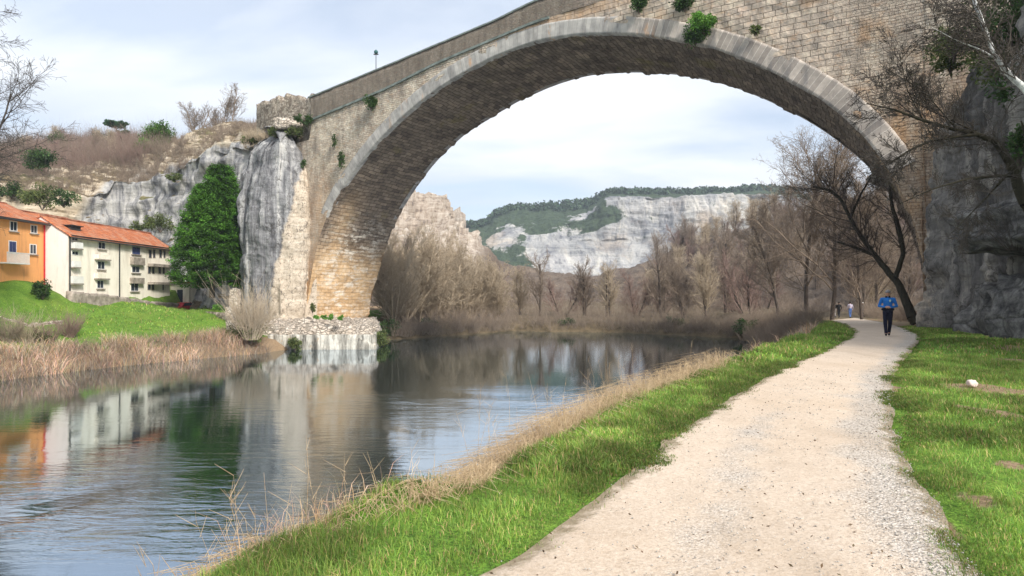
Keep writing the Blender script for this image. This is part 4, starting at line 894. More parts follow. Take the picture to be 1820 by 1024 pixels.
def balcony(px0, px1, py0, py1, mat, solid=True, deep=.42):
    pc = (px0+px1)/2; a_, b_ = Yp(px0), Yp(px1); z1_, z0_ = Zp(pc, py0), Zp(pc, py1); x = FX+.01
    MB().box(x, x+deep, a_, b_, z0_, z0_+.12).build('balcony_slab', M['concrete'], ch)
    m = MB()
    if solid: m.box(x+deep-.08, x+deep-.01, a_+.03, b_-.03, z0_+.13, z1_).box(x, x+deep-.09, a_+.03, a_+.1, z0_+.13, z1_).box(x, x+deep-.09, b_-.1, b_-.03, z0_+.13, z1_)
    else:
        m.box(x+deep-.06, x+deep-.02, a_, b_, z1_-.05, z1_)
        for k in np.arange(a_+.05, b_, .14): m.box(x+deep-.05, x+deep-.03, k, k+.03, z0_+.13, z1_-.05)
    m.build('balcony_rail', M[mat], ch)
balcony(125, 141, 431, 444, 'white'); balcony(124, 137, 464, 477, 'white'); balcony(122, 142, 491, 506, 'white')
balcony(168, 191, 453, 463, 'cream'); balcony(167, 189, 486, 497, 'cream'); balcony(231, 252, 458, 471, 'concrete'); balcony(230, 251, 494, 504, 'concrete')
balcony(262, 301, 470, 475, 'concrete', deep=.7); balcony(262, 301, 502, 506, 'concrete', deep=.7)
MB().tube((FX+.1, Yp(211), -.6), (FX+.1, Yp(211), 7.2), .07).build('downpipe', M['dark'], ch); MB().tube((FX+.1, y0+.12, -.6), (FX+.1, y0+.12, 7.2), .08).build('downpipe', M['dark'], ch)
MB().box(-44.4, -43.7, Yp(146)-.6, Yp(146)+.8, 7.7, 8.35).box(-44.6, -43.5, Yp(146)-.8, Yp(146)+1., 8.35, 8.43).build('roof_hatch', M['dark'], ch)
# the orange house nearer the viewer, set back
OX = -45.2; oy1 = y0-.02
oh = empty('townhouse', (0, 0, 0)); tag(oh, 'orange rendered house with small sash windows at the left frame edge', 'house')
gable_house(oh, -52.5, OX, 43.5, oy1, .5, 8.45, 10.3, -49.2, M['orange'])
def WO(px0, px1, py0, py1, **k):
    pc = (px0+px1)/2; return window(oh, OX, Yp(px0, OX), Yp(px1, OX), Zp(pc, py0, OX), Zp(pc, py1, OX), **k)
WO(17, 30.5, 393, 411); WO(54, 66, 400, 415); WO(15, 29, 428, 449, shutter='blue'); WO(52.5, 64.5, 434, 452)
WO(-45, -30, 380, 400); WO(-48, -32, 420, 442); WO(-120, -100, 366, 388); WO(-125, -104, 408, 434)
pa, pb = Yp(-6, OX), Yp(35, OX); zt_, zb_ = Zp(15, 449, OX), Zp(15, 467, OX)
MB().box(OX+.01, OX+.95, pa, pb, zb_-.12, zb_).build('balcony_slab', M['white'], oh); m = MB().box(OX+.88, OX+.94, pa, pb, zt_-.06, zt_)
for k in np.arange(pa, pb, .13): m.box(OX+.89, OX+.93, k, k+.05, zb_+.01, zt_-.06)
m.build('balcony_rail', M['white'], oh)
MB().tube((OX+.12, oy1-.25, 1), (OX+.12, oy1-.25, 8.2), .07).build('downpipe', M['redpaint'], oh)
MB().tube((-49.2, 59, 10.3), (-49.2, 59, 12.0), .03).tube((-49.2, 58.6, 11.8), (-49.2, 59.4, 11.8), .02).build('antenna', M['dark'], oh)
# a lower roof behind, an outbuilding, retaining wall, car, garden walls
rh = empty('house', (0, 0, 0)); tag(rh, 'low house behind the cream one, only its red roof showing', 'house'); gable_house(rh, -55, -51, 66, 73.5, 2, 9.4, 10.5, -53, M['cream'])
ob = empty('outbuilding', (0, 0, 0)); tag(ob, 'small white shed with flat tiled roof at the far end of the cream house', 'shed')
p = at(303, 532, 79.5); q = at(336, 532, 79.5)
MB().box(p[0], q[0], 79.5, 83, -1.2, 2.9).build('wall', M['cream'], ob); MB().box(p[0]-.1, q[0]+.5, 79.1, 83.3, 2.9, 3.12).build('roof', M['roof'], ob)
MB().box(q[0]-1.5, q[0]-.8, 79.44, 79.5-.003, .5, 2.1).build('window', M['glass'], ob)
wall_strip('retaining_wall', [(FX+.75, y0-.4, -1.6, 1.75), (FX+.75, 66, -1.8, 1.35), (FX+.8, 72, -2.2, .75), (FX+1., 81, -2.5, .1), (-38, 85, -2.5, -.6)], .7, M['concrete'], 'low grey concrete retaining wall below the cream house', seed=8, jag=.04)
def car(loc, rz):
    t = empty('parked_car', loc, rz); tag(t, 'small red car parked beside the white shed', 'car')
    pr = [(-1.9, .35), (-1.95, .75), (-1.2, .95), (-.7, 1.42), (.7, 1.45), (1.35, .98), (1.95, .85), (2.0, .35)]
    b = MB(); n = len(pr); b.add([(x, -.8+.1*(z > 1.2), z) for x, z in pr]+[(x, .8-.1*(z > 1.2), z) for x, z in pr], [tuple(range(n)), tuple(range(n, 2*n))[::-1]]+[(i, n+i, n+(i+1) % n, (i+1) % n) for i in range(n)])
    b.build('body', M['redpaint'], t, bevel=.06)
    for s_ in (-1, 1): MB().add([(-1.0, s_*.8, .98), (-.62, s_*.735, 1.36), (.65, s_*.735, 1.38), (1.15, s_*.8, 1.0)], [(0, 1, 2, 3)]).build('window', M['glass'], t)
    for x in (-1.25, 1.25):
        for s_ in (-1, 1): MB().tube((x, s_*.62, .31), (x, s_*.83, .31), .31, k=18).build('wheel', M['dark'], t)
p = at(322, 531, 79); car((p[0], p[1]+.3, -.95), 1.45)
a = [at(x, y, D) for x, y, D in ((338, 551, 72), (372, 556, 69), (405, 560, 66))]
wall_strip('garden_wall', [(v[0], v[1], -3.4, v[2]) for v in a], .5, M['rubble'], 'low dry-stone garden wall under the tall evergreen', seed=12, jag=.15)
for k, (x, y0_, y1_, D, lb) in enumerate(((418, 514, 541, 65, 'pale broken stone pillar standing beside the grey cliff'), (412, 547, 572, 61, 'squat white stone block at the right end of the garden wall'))):
    p = at(x, y1_, D); h = (y1_-y0_)/F*D; rough = rough_block('stone_pillar', [(p[0]-.45, D-.4), (p[0]+.45, D-.4), (p[0]+.45, D+.4), (p[0]-.45, D+.4)], p[2]-.8, p[2]+h, M['ledge'], None, .12, seed=k, ztop=.1, step=.15); tag(rough, lb, 'stone pillar')
a = [at(x, y, D) for x, y, D in ((-60, 508, 49), (0, 514, 50), (60, 520, 52), (112, 529, 55))]
wall_strip('stone_edging', [(v[0], v[1], land_z(v[0], v[1])-.3, land_z(v[0], v[1])+.22) for v in a], .5, M['ledge'], 'low pale stone edging across the far lawn below the orange house', seed=31, jag=.1, nz_=6)

# ------------------------------------------------------------------ evergreens
def columnar(name, loc, prof, lobes, n, size, mat, label, seed):
    """prof(t)->radius for height fraction t; lobes: (dx, dy, height, scale)"""
    rng = np.random.default_rng(seed); root = empty(name, loc); Ps, Ns, Ts = [], [], []
    for (dx, dy, H_, sc, m) in lobes:
        k = int(m); t = rng.random(k)**.8; a = rng.random(k)*2*pi; r = prof(t)*sc*(.80+.25*rng.random(k))*(1+.20*fbm(np.cos(a)*2.2, np.sin(a)*2.2, t*H_*.6, 3))
        cc = np.stack([dx+r*np.cos(a), dy+r*np.sin(a), t*H_], 1); out = np.stack([np.cos(a), np.sin(a), np.full(k, .35)], 1)
        per = n//sum(int(l[4]) for l in lobes); idx = np.repeat(np.arange(k), per)
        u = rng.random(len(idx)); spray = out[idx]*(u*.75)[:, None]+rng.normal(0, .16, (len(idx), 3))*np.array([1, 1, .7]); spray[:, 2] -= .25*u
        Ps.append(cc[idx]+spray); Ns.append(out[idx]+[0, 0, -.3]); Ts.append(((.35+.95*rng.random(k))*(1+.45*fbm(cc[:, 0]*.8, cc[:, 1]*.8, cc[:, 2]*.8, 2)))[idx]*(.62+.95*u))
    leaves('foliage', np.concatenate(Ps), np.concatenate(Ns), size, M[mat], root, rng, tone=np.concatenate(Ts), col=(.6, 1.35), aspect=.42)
    H0 = lobes[0][2]; tubes_obj('trunk', [(0, 0, -1.2, 0, 0, H0*.5, .32, .2), (0, 0, H0*.5, lobes[0][0]*.3, 0, H0*.85, .2, .06)], 8, M['bark'], root)
    return tag(root, label, 'evergreen tree')
def prof(t): return np.where(t < .12, 2.5+1.1*(t/.12)**.5, 3.6*np.clip(1-((t-.12)/.90), 0, 1)**.60)
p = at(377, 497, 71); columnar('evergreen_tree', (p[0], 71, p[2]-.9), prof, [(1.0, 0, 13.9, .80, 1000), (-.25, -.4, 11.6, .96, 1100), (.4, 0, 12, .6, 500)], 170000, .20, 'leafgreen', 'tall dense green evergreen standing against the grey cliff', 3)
bush('evergreen_bush', at(285, 262, 108), (3.3, 2.6, 2.3), 5200, .34, 'leafgreen', 'rounded green tree on the hill crest left of the bare trees', 'evergreen tree', 5, clumps=40, cr=.34)
bush('evergreen_bush', at(257, 272, 106), (2.0, 1.6, 1.3), 2600, .3, 'leafbright', 'light green bush on the hill crest, below left of the rounded green tree', 'shrub', 6)
# umbrella pine on the skyline
r_ = empty('pine_tree', at(210, 262, 140)); rng = np.random.default_rng(8)
P_, N_, T_ = blob_pts(rng, 3200, (2.6, 2.2, .55), 24, .8, .5); P_[:, 2] += 5.2; P_[:, 0] -= .5; P2, N2, T2 = blob_pts(rng, 1500, (1.5, 1.5, .7), 12, .7, .6); P2 += [1.5, 0, 3.2]
leaves('crown', np.concatenate([P_, P2]), np.concatenate([N_, N2]), .38, M['leafpine'], r_, rng, tone=np.concatenate([T_, T2]))
tubes_obj('trunk', [(0.6, 0, -3, .5, 0, 2, .2, .17), (.5, 0, 2, -.6, 0, 4.6, .15, .1), (.5, 0, 2, 1.4, 0, 3.2, .1, .07), (-.6, 0, 4.6, -1.8, 0, 5.2, .08, .04), (-.6, 0, 4.6, .8, 0, 5.3, .08, .04)], 7, M['darkbark'], r_)
tag(r_, 'flat-topped umbrella pine on the wooded skyline above the houses', 'pine tree')
bush('evergreen_bush', at(70, 300, 92), (3.0, 2, 1.6), 3200, .32, 'leafdark', 'dark green bush among bare scrub above the orange house', 'shrub', 9, clumps=30)
for k, (x, y, D, R, mt, lb) in enumerate([(20, 352, 84, 1.6, 'leafdark', 'dark green bush on the rocks directly above the orange roof'), (75, 372, 80, 2.2, 'leafolive', 'wide olive bush behind the roof antenna'), (112, 366, 84, 1.9, 'leafdark', 'dark bush on the rock ledge above the cream roof'), (50, 362, 82, 1.2, 'leafolive', 'small olive bush between two dark bushes above the orange roof'),
      (250, 418, 92, 1.5, 'leafolive', 'olive bush hanging on the grey rock behind the cream roof'), (285, 412, 90, 1.9, 'leafolive', 'brownish bush at the foot of the grey rock near the evergreen'), (100, 262, 128, 2.2, 'leafdark', 'dark bush at the top of the bare scrub slope'), (188, 262, 138, 2.6, 'leafpine', 'dark pine scrub just below the umbrella pine'), (310, 322, 92, 1.0, 'leafolive', 'small olive bush beside the tip of the tall evergreen')]):
    bush('shrub', at(x, y, D), (R*1.3, R, R*.75), int(900*R), .26, mt, lb, 'shrub', 20+k, clumps=18)

# ------------------------------------------------------------------ plants growing on the bridge and on the rocks
def on_bridge(px, py, off=.35):
    """point on the bridge's front face seen at a pixel"""
    t = (px-CX)/F; s_ = (t*R0[1]-R0[0])/(uu_[0]-t*uu_[1]); Y_ = R0[1]+s_*uu_[1]
    q = BP(s_, -off, EYE+(HY-py)*Y_/F); return q
for k, (x, y, R, H_, n, mt, lb) in enumerate([(667, 184, .75, .85, 1500, 'leafdark', 'round dark bush growing from the wall between parapet and arch ring'), (1141, 10, .85, .8, 1500, 'leafdark', 'dark bush hanging over the crown of the arch, leftmost of the group'),
      (1222, 6, 1.15, .75, 2200, 'leafdark', 'dark bush at the top frame edge above the arch ring'), (1254, 44, 1.05, .85, 2400, 'leafbright', 'bright green bush rooted in the arch ring right of its crown'), (1240, 66, .95, .75, 1800, 'leafdark', 'trailing grey-green bush hanging below the bright bush on the arch ring'),
      (1347, 56, .45, .4, 400, 'leafolive', 'small sparse tuft in the ashlar wall right of the big bushes'), (537, 215, .6, .8, 800, 'leafdark', 'dark bush left of the parapet end, under the ruined wall'), (556, 214, .55, .85, 800, 'leafdark', 'upright dark bush right at the parapet end'),
      (614, 282, .32, 1.15, 600, 'leafdark', 'narrow ivy tuft low beside the left arch ring'), (601, 252, .25, .9, 320, 'leafdark', 'thin ivy strip halfway up the left wall'), (546, 292, .25, .7, 300, 'leafdark', 'thin ivy strip on the pale rock beside the wall'),
      (508, 505, .75, 1.0, 1400, 'leafolive', 'olive bush on the pale rock at the foot of the pier, upper of two'), (517, 529, .5, .65, 700, 'leafolive', 'small olive bush on the pale rock, lower of two'), (541, 540, .6, .8, 900, 'leafolive', 'bush at the lower left corner of the orange pier'), (570, 546, .35, .55, 420, 'leafolive', 'thin tuft at the base of the orange stain')]):
    q = on_bridge(x, y, .55 if k < 11 else 1.1); q[2] -= H_*.9
    bush('wall_bush', q, (R, R*.8, H_), n, .17, mt, lb, 'shrub', 50+k, clumps=14, cr=.5)
for k, (x, y) in enumerate(((589, 553), (604, 554), (616, 555), (631, 556))):
    q = on_bridge(x, y, -.6); q[1] -= 2.2*(0); q[2] = -.95
    q = np.array([q[0]-1.2, q[1]-3.0, -1.05]); bush('grass_tuft', q, (.45, .35, .28), 260, .2, 'leafbright', 'small bright green tuft on the rubble ledge in front of the pier', 'plant', 80+k, group='green tufts along the rubble ledge', clumps=8, wood=False)
bush('water_plant', (-13.9, 66, -4.2), (.55, 1.6, 1.1), 1300, .24, 'leafolive', 'green growth hanging to the water at the right end of the footing', 'plant', 90)
bush('water_plant', (-21.5, 61.2, -4.0), (.9, .8, .75), 900, .22, 'leafolive', 'dark green growth at the left corner of the footing', 'plant', 91)
bare_shrub('riverside_shrub', (-24.3, 57.6, -2.6), 190, 2.6, 4.0, 'tantwig', 'large brown bare shrub in front of the grey cliff at the water edge', 92, .022, .55, 6)
bush('riverside_bush', (-24.6, 58.0, -3.0), (2.1, 1.3, 1.2), 2200, .2, 'leafolive', 'olive undergrowth around the foot of the large bare shrub', 'shrub', 93, clumps=26)
bare_shrub('garden_shrub', (-36.3, 50.8, land_z(-36.3, 50.8)), 110, 1.0, 1.8, 'twigred', 'reddish bare shrub alone on the far lawn', 94, .018, .6, 5)
for k, (x, D, n, R, H_, mt, lb) in enumerate([(85, 48, 70, 1.2, 1.7, 'twigred', 'reddish brown scrub at the left of the far lawn, nearest the lone shrub'), (45, 47, 90, 1.6, 1.9, 'tantwig', 'tan scrub in the middle of the left lawn thicket'), (10, 46, 90, 1.6, 2.1, 'twig', 'brown scrub at the left frame edge on the far lawn'), (-40, 45, 80, 1.6, 2.0, 'twig', 'brown scrub beyond the left frame edge')]):
    q = at(x, 560, D); bare_shrub('garden_shrub', (q[0], D, land_z(q[0], D)), n, R, H_, mt, lb, 95+k, .016, .55, 5)
bush('garden_bush', (at(30, 570, 47)[0], 47.8, land_z(-36, 48)-.2), (3.0, .9, .55), 1700, .2, 'leafolive', 'low green undergrowth beneath the scrub on the far lawn', 'shrub', 99)
q = at(68, 490, 56); bush('garden_bush', (q[0]+.4, 56, land_z(q[0], 56)-.1), (1.1, .9, .85), 1500, .2, 'leafdark', 'dark rounded bush against the foot of the orange house', 'shrub', 98)
q = at(355, 552, 72.5); bush('garden_bush', (q[0], 73, q[2]-.8), (2.2, .9, .65), 1200, .22, 'leafolive', 'low hedge bush beside the small red car', 'shrub', 97)
q = at(386, 548, 68.5); bush('flower_bush', (q[0], 68.6, q[2]-.2), (.9, .4, .3), 500, .18, 'leafbright', 'low yellow-green plant on top of the garden wall', 'plant', 96, wood=False)

# ------------------------------------------------------------------ trees
# big bare tree left
T1 = dict(DEC, steps=[10, 8, 6, 5, 4], kids=[2.3, 1.8, 1.7, 1.4], ang=[.85, .75, .7, .7], len=[.62, .55, .5, .5], up=[.02, .05, .02, -.02, -.05], wig=[.06, .12, .16, .2, .22], rmin=.010, start=[.30, .12, .08, .05])
t = bare_tree('bare_tree', 12, 24, .30, T1, ('darkbark', 'darktwig'), (-41.6, 42, land_z(-41.6, 42)), lean=(.12, 0, 1)); tag(t, 'big bare tree whose twigs reach in over the sky at the left frame edge', 'bare tree')
# hilltop bare trees
HT = dict(DEC, steps=[8, 6, 5, 4], kids=[2.2, 1.4, 1.1], up=[.02, .03, .03, .02], ang=[.55, .6, .6], len=[.48, .5, .5], start=[.28, .1, .05], rmin=.013)
for k, (x, y0_, y1_, D, st, lb) in enumerate([(347, 250, 184, 112, 3, 'spreading bare tree on the hill crest, leftmost of three'), (378, 246, 198, 110, 2, 'small faint bare tree in the middle of three on the hill crest'), (398, 240, 172, 108, 2, 'tall bare tree on the hill crest, rightmost of three')]):
    H_ = (y0_-y1_)/F*D; t = bare_tree('bare_tree', 30+k, H_*1.3, .10, HT, ('twig', 'twig'), at(x, y0_+3, D), stems=st, spread=.22); tag(t, lb, 'bare tree')
t = bare_tree('bare_tree', 34, 9.0, .10, HT, ('twig', 'twig'), at(409, 236, 107), stems=1); tag(t, 'slender bare tree standing close right of the tall hilltop tree', 'bare tree')
# prototypes for the woods
WP = dict(DEC, steps=[9, 6, 5, 4], kids=[2.0, 1.5, 1.3], up=[.02, .12, .07, .02], ang=[.6, .6, .65], len=[.48, .5, .5], start=[.18, .1, .05], rmin=.014)
WS = dict(DEC, steps=[7, 6, 5, 4], kids=[1.7, 1.5, 1.3], up=[.05, .10, .05, .02], ang=[.45, .55, .6], len=[.55, .5, .5], start=[.1, .08, .05], rmin=.013)
protos = [bare_tree('bare_tree', 40, 13, .22, WP), bare_tree('bare_tree', 41, 11, .2, WP, stems=2, spread=.2), bare_tree('willow_tree', 42, 9.5, .10, WS, ('tantwig', 'tantwig'), stems=7, spread=.38),
          bare_tree('willow_tree', 43, 8.5, .09, WS, ('tantwig', 'tantwig'), stems=8, spread=.45), bare_tree('bare_tree', 44, 10, .16, WP, ('darkbark', 'twigred'), stems=2, spread=.25), bare_tree('bare_tree', 45, 12, .18, WP, ('bark', 'tantwig'), stems=2, spread=.2)]
pused = [False]*6; ORD = ['first', 'second', 'third', 'fourth', 'fifth', 'sixth', 'seventh', 'eighth', 'ninth', 'tenth', 'eleventh', 'twelfth', 'thirteenth', 'fourteenth', 'fifteenth', 'sixteenth', 'seventeenth', 'eighteenth', 'nineteenth', 'twentieth']
rt = np.random.default_rng(77)
def put(k, x, y, z, sc, label=None, group=None, cat=None):
    o = protos[k] if not pused[k] else copy_tree(protos[k]); pused[k] = True
    o.location = (float(x), float(y), float(z)); o.rotation_euler = (0, 0, float(rt.random()*6.28)); o.scale = (sc, sc, sc*float(.9+.25*rt.random()))
    for key in ('label', 'group', 'category'):
        if key in o: del o[key]
    tag(o, label, cat or ('willow' if k in (2, 3) else 'bare tree'), group); return o
# tan willows on the bank behind the left pier
wl = [(700, 84, 1.35), (722, 87, 1.45), (745, 90, 1.6), (768, 92, 1.6), (790, 95, 1.45), (812, 97, 1.35), (835, 99, 1.2), (858, 101, 1.15), (885, 102, .95)]
for i, (x, D, sc) in enumerate(wl):
    q = at(x, 580, D); put(2+i % 2, q[0], D, -2.4, sc, 'tan multi-stemmed willow on the far bank, %s one right of the left pier' % ORD[i], 'willows on the far bank behind the pier')
def lowsurf(px, D):
    """level of the hills sheet at a column and distance"""
    A_ = [(k[0], [(d, EYE+(HY-y)/F*d) for d, y in k[1]]) for k in RK]; pxs = [a_[0] for a_ in A_]
    prof_ = [(float(np.interp(px, pxs, [a_[1][j][0] for a_ in A_])), float(np.interp(px, pxs, [a_[1][j][1] for a_ in A_]))) for j in range(6)]
    return float(np.interp(D, [a_[0] for a_ in prof_], [a_[1] for a_ in prof_], left=-2.6))
n_ = 0
row1 = [(925, 106, .8, 5), (960, 104, .75, 0), (1000, 103, .8, 4), (1040, 104, .72, 1), (1085, 102, .78, 5), (1130, 100, .75, 4), (1175, 98, .8, 0), (1215, 96, .85, 1), (1255, 94, .9, 5), (1290, 100, 1.0, 0), (1330, 94, .9, 4)]
for i, (x, D, sc, k) in enumerate(row1):
    q = at(x, 580, D); put(k, q[0], D, max(lowsurf(x, D), -2.8)-.2, sc*1.25, 'bare brown tree on the far shore under the white cliffs, %s from the willows' % ORD[i], 'bare trees on the far shore')
hillt = []
for i in range(105):
    x = 1150+rt.random()*480; D = 108+rt.random()*115; hillt.append((x, D))
for (x, D) in sorted(hillt):
    put(int(rt.choice([0, 1, 4, 5])), *at(x, 500, D)[:2], lowsurf(x, D)-.6, .8+.45*rt.random(), 'bare brown tree in the wood covering the slope right of the white cliffs', 'bare trees of the valley wood')
for i in range(22):
    x = 690+rt.random()*190; D = 112+rt.random()*60; put(int(rt.choice([1, 4, 5])), *at(x, 500, D)[:2], lowsurf(x, D)-.5, .6+.35*rt.random(), 'bare tree on the slope behind the willows, below the orange cliff', 'bare trees behind the willows')
# wood on the left hill
for i in range(70):
    x = -40+rt.random()*330; D = 108+rt.random()*42; w0_ = np.interp(x, [k[0] for k in HK], range(len(HK))); i0_ = min(int(w0_), len(HK)-2); f_ = w0_-i0_
    pr0 = [(a_[0]*(1-f_)+b_[0]*f_, (EYE+(HY-a_[1])/F*a_[0])*(1-f_)+(EYE+(HY-b_[1])/F*b_[0])*f_) for a_, b_ in zip(HK[i0_][1], HK[i0_+1][1])]
    z_ = float(np.interp(D, [a_[0] for a_ in pr0], [a_[1] for a_ in pr0])); sc = .36+.22*rt.random()
    if x > 235: sc *= .45
    put(int(rt.choice([1, 4, 5, 4])), *at(x, 500, D)[:2], z_-.6, sc, 'bare reddish-brown tree in the scrub wood on the hill above the houses', 'bare trees of the hill wood')
# the two tall bare trees seen under the arch at right, and their neighbours
T2 = dict(DEC, steps=[11, 7, 6, 5, 3], kids=[1.9, 1.4, 1.2, 1.0], up=[.02, .06, .04, .02, 0], ang=[.7, .7, .7, .7], len=[.52, .55, .5, .5], start=[.22, .12, .08, .06], rmin=.009)
def floor_z(x, y):
    v = land_z(x, y); return v
for k, (x, D, H_, r, lean, lb) in enumerate([(1432, 66, 20.5, .24, (-.08, 0, 1), 'tall bare tree framed by the arch, left of the pair'), (1478, 62, 21.5, .22, (-.02, 0, 1), 'tall bare tree framed by the arch, right of the pair'), (1385, 74, 14.5, .2, (-.1, 0, 1), 'shorter spreading bare tree left of the tall pair under the arch'), (1532, 60, 14.0, .15, (.02, 0, 1), 'thin bare tree behind the leaning trunk, right of the tall pair'), (1560, 78, 16, .18, (0, 0, 1), 'bare tree far up the path beyond the walking man')]):
    X_ = (x-CX)/F*D; t = bare_tree('bare_tree', 60+k, H_, r, T2, ('bark', 'twig'), (X_, D, min(floor_z(X_, D), -.6)-.2), lean=lean); tag(t, lb, 'bare tree')
for k in range(26):
    x = 1480+rt.random()*170; D = 70+rt.random()*45; X_ = (x-CX)/F*D
    if sdist(np.array([X_]), np.array([D]), PL)[0] < 1.0 and sdist(np.array([X_]), np.array([D]), PR)[0] > -1.0: continue
    put(int(rt.choice([0, 1, 4, 5])), X_, D, max(lowsurf(x, D), min(land_z(X_, D), -1))-.3, .7+.3*rt.random(), 'bare tree in the dim wood behind the walking man', 'bare trees beside the far path')
# dark leaning trunk with its upright fork
def hero(name, limbs, kids, mat, twig, label, seed, loc, P=None, cat='bare tree', k_twig=3):
    """limbs: lists of (px, py, D, r); twigs grow along them"""
    rng = np.random.default_rng(seed); root = empty(name, loc); o = np.array(loc, float); segs = []; out = [[], [], [], []]
    P = P or dict(steps=[6, 5, 4], wig=[.14, .18, .22], up=[.03, .03, .0], start=[.1, .05], kids=[1.6, 1.4], ang=[.7, .7], len=[.5, .5], rr=.55, rmin=.006)
    for li, L in enumerate(limbs):
        pts = np.array([[*at(a_, b_, c_), r_] for a_, b_, c_, r_ in L]); t_ = np.linspace(0, len(pts)-1, (len(pts)-1)*6+1)
        q = np.stack([np.interp(t_, range(len(pts)), pts[:, i]) for i in range(4)], 1)
        for i in range(3): q[1:-1, i] = (q[:-2, i]+2*q[1:-1, i]+q[2:, i])/4
        q[1:-1, :3] += rng.normal(0, .02, (len(q)-2, 3))*np.minimum(q[1:-1, 3:]*4, 1)
        for a_, b_ in zip(q[:-1], q[1:]): segs.append((*(a_[:3]-o), *(b_[:3]-o), a_[3], b_[3]))
        for i in range(int(len(q)*kids[li][0]), len(q)-1):
            m = kids[li][1]; m = int(m)+(rng.random() < m-int(m))
            for _ in range(m):
                d = q[i+1, :3]-q[i, :3]; d /= np.linalg.norm(d)+1e-9; v = rng.normal(0, 1, 3); v -= v.dot(d)*d; v /= np.linalg.norm(v); nd = d*.7+v*.8+[0, 0, .15]
                grow(rng, q[i, :3]-o, nd/np.linalg.norm(nd), kids[li][2]*(.5+.8*rng.random()), max(min(q[i, 3]*.35, kids[li][2]*.014), P['rmin']), 0, P, out)
    tubes_obj('trunk', segs, 9, M[mat], root); tubes_obj('crown', out[0]+out[1]+out[2], k_twig, M[twig], root); return tag(root, label, cat)
hero('leaning_tree', [[(1640, 590, 40.5, .42), (1622, 565, 41, .31), (1598, 505, 42, .23), (1568, 470, 43, .19), (1540, 435, 44, .155), (1515, 395, 45, .125), (1495, 355, 46, .12), (1475, 338, 47, .11), (1445, 332, 48, .06)],
     [(1592, 492, 42, .17), (1606, 450, 42, .145), (1598, 410, 42.3, .16), (1587, 372, 42.6, .12), (1580, 330, 43, .07)], [(1550, 452, 43.5, .14), (1520, 440, 44, .1), (1488, 430, 44.6, .05)], [(1512, 385, 45, .1), (1530, 345, 45, .07), (1548, 315, 45.4, .03)]],
     [(.35, 1.2, 3.2), (.2, 1.1, 2.4), (.2, 1., 2.), (.2, 1., 2.)], 'darkbark', 'bark', 'dark trunk leaning left over the path, rooted at the foot of the bridge', 5, (*at(1640, 590, 40.5)[:2], -.5))
# branches reaching in from the right, in front of the bridge
gz = lambda x, y: land_z(x, y)
hero('overhanging_tree', [[(1995, 610, 17.5, .30), (1930, 500, 17.6, .26), (1850, 400, 18, .20), (1818, 352, 18, .16), (1796, 290, 18, .12), (1770, 252, 18, .085), (1735, 238, 18, .07), (1690, 229, 18, .055), (1640, 214, 18, .04), (1590, 195, 18, .026), (1540, 184, 18, .012)],
     [(1738, 239, 18, .05), (1700, 243, 17.8, .04), (1655, 250, 17.7, .036), (1615, 268, 17.6, .028), (1590, 285, 17.5, .02), (1572, 297, 17.5, .01)], [(1812, 312, 18, .06), (1770, 313, 17.8, .045), (1720, 318, 17.6, .034), (1660, 335, 17.4, .022), (1600, 362, 17.2, .01)],
     [(1735, 235, 18, .03), (1700, 218, 18.2, .022), (1650, 195, 18.4, .013), (1600, 165, 18.6, .006)], [(1640, 213, 18, .018), (1612, 160, 18, .012), (1598, 95, 18, .006)], [(1700, 229, 18, .02), (1640, 160, 17.8, .012), (1570, 120, 17.6, .006)], [(1818, 350, 18, .05), (1835, 300, 18.2, .04), (1815, 215, 18.4, .02)], [(1800, 300, 18, .04), (1745, 360, 17.6, .02), (1690, 415, 17.2, .008)]],
     [(.45, .8, 1.3), (.2, .7, .9), (.2, .6, 1.), (.3, .6, .8), (.2, .7, .8), (.3, .7, .8), (.3, .7, 1.), (.3, .7, 1.)], 'darkbark', 'darktwig', 'dark mossy tree reaching thin bare branches across the right bridge wall', 9, (*at(1995, 610, 17.5)[:2], -.1))
hero('birch_tree', [[(2080, 640, 14, .17), (1990, 420, 14.5, .14), (1900, 255, 15, .10), (1822, 160, 15.3, .075), (1787, 125, 15.5, .068), (1762, 88, 15.6, .06), (1750, 50, 15.7, .052), (1736, 15, 15.8, .047), (1720, -40, 16, .04), (1690, -130, 16.2, .02)],
     [(1770, 104, 15.6, .022), (1742, 88, 15.6, .018), (1700, 72, 15.7, .011), (1655, 48, 15.8, .005)]], [(.35, .9, 1.4), (.2, .8, .7)], 'birch', 'darktwig', 'slanting white birch stem crossing the top right corner', 11, (*at(2080, 640, 14)[:2], 0))
tp = at(1850, 135, 24)
for k, (x, y, D, R, H_, n, mt, lb) in enumerate([(1800, 90, 24, 1.7, 1.2, 2400, 'leafdark', 'dark leafy bush clinging to the rock in the top right corner'), (1770, 140, 25, 1.3, .9, 1500, 'leafolive', 'olive bush on the right cliff below the birch'), (1695, 105, 30, 1.3, .8, 1300, 'leafolive', 'green bush where the wall meets the right cliff'), (1810, 195, 23, 1.2, .9, 1500, 'leafdark', 'dark bush halfway down the right cliff, at the frame edge'),
      (1690, 128, 31, .9, .55, 800, 'leafolive', 'small olive tuft under the green bush on the right cliff'), (1815, 30, 25, 2.2, 1.8, 2600, 'leafolive', 'olive bush at the top of the right cliff'), (1812, 305, 20, .5, .9, 700, 'leafdark', 'ivy on the rock behind the overhanging trunk')]):
    bush('cliff_bush', at(x, y, D), (R, R*.9, H_), n, .16, mt, lb, 'shrub', 120+k, clumps=20, cr=.45)
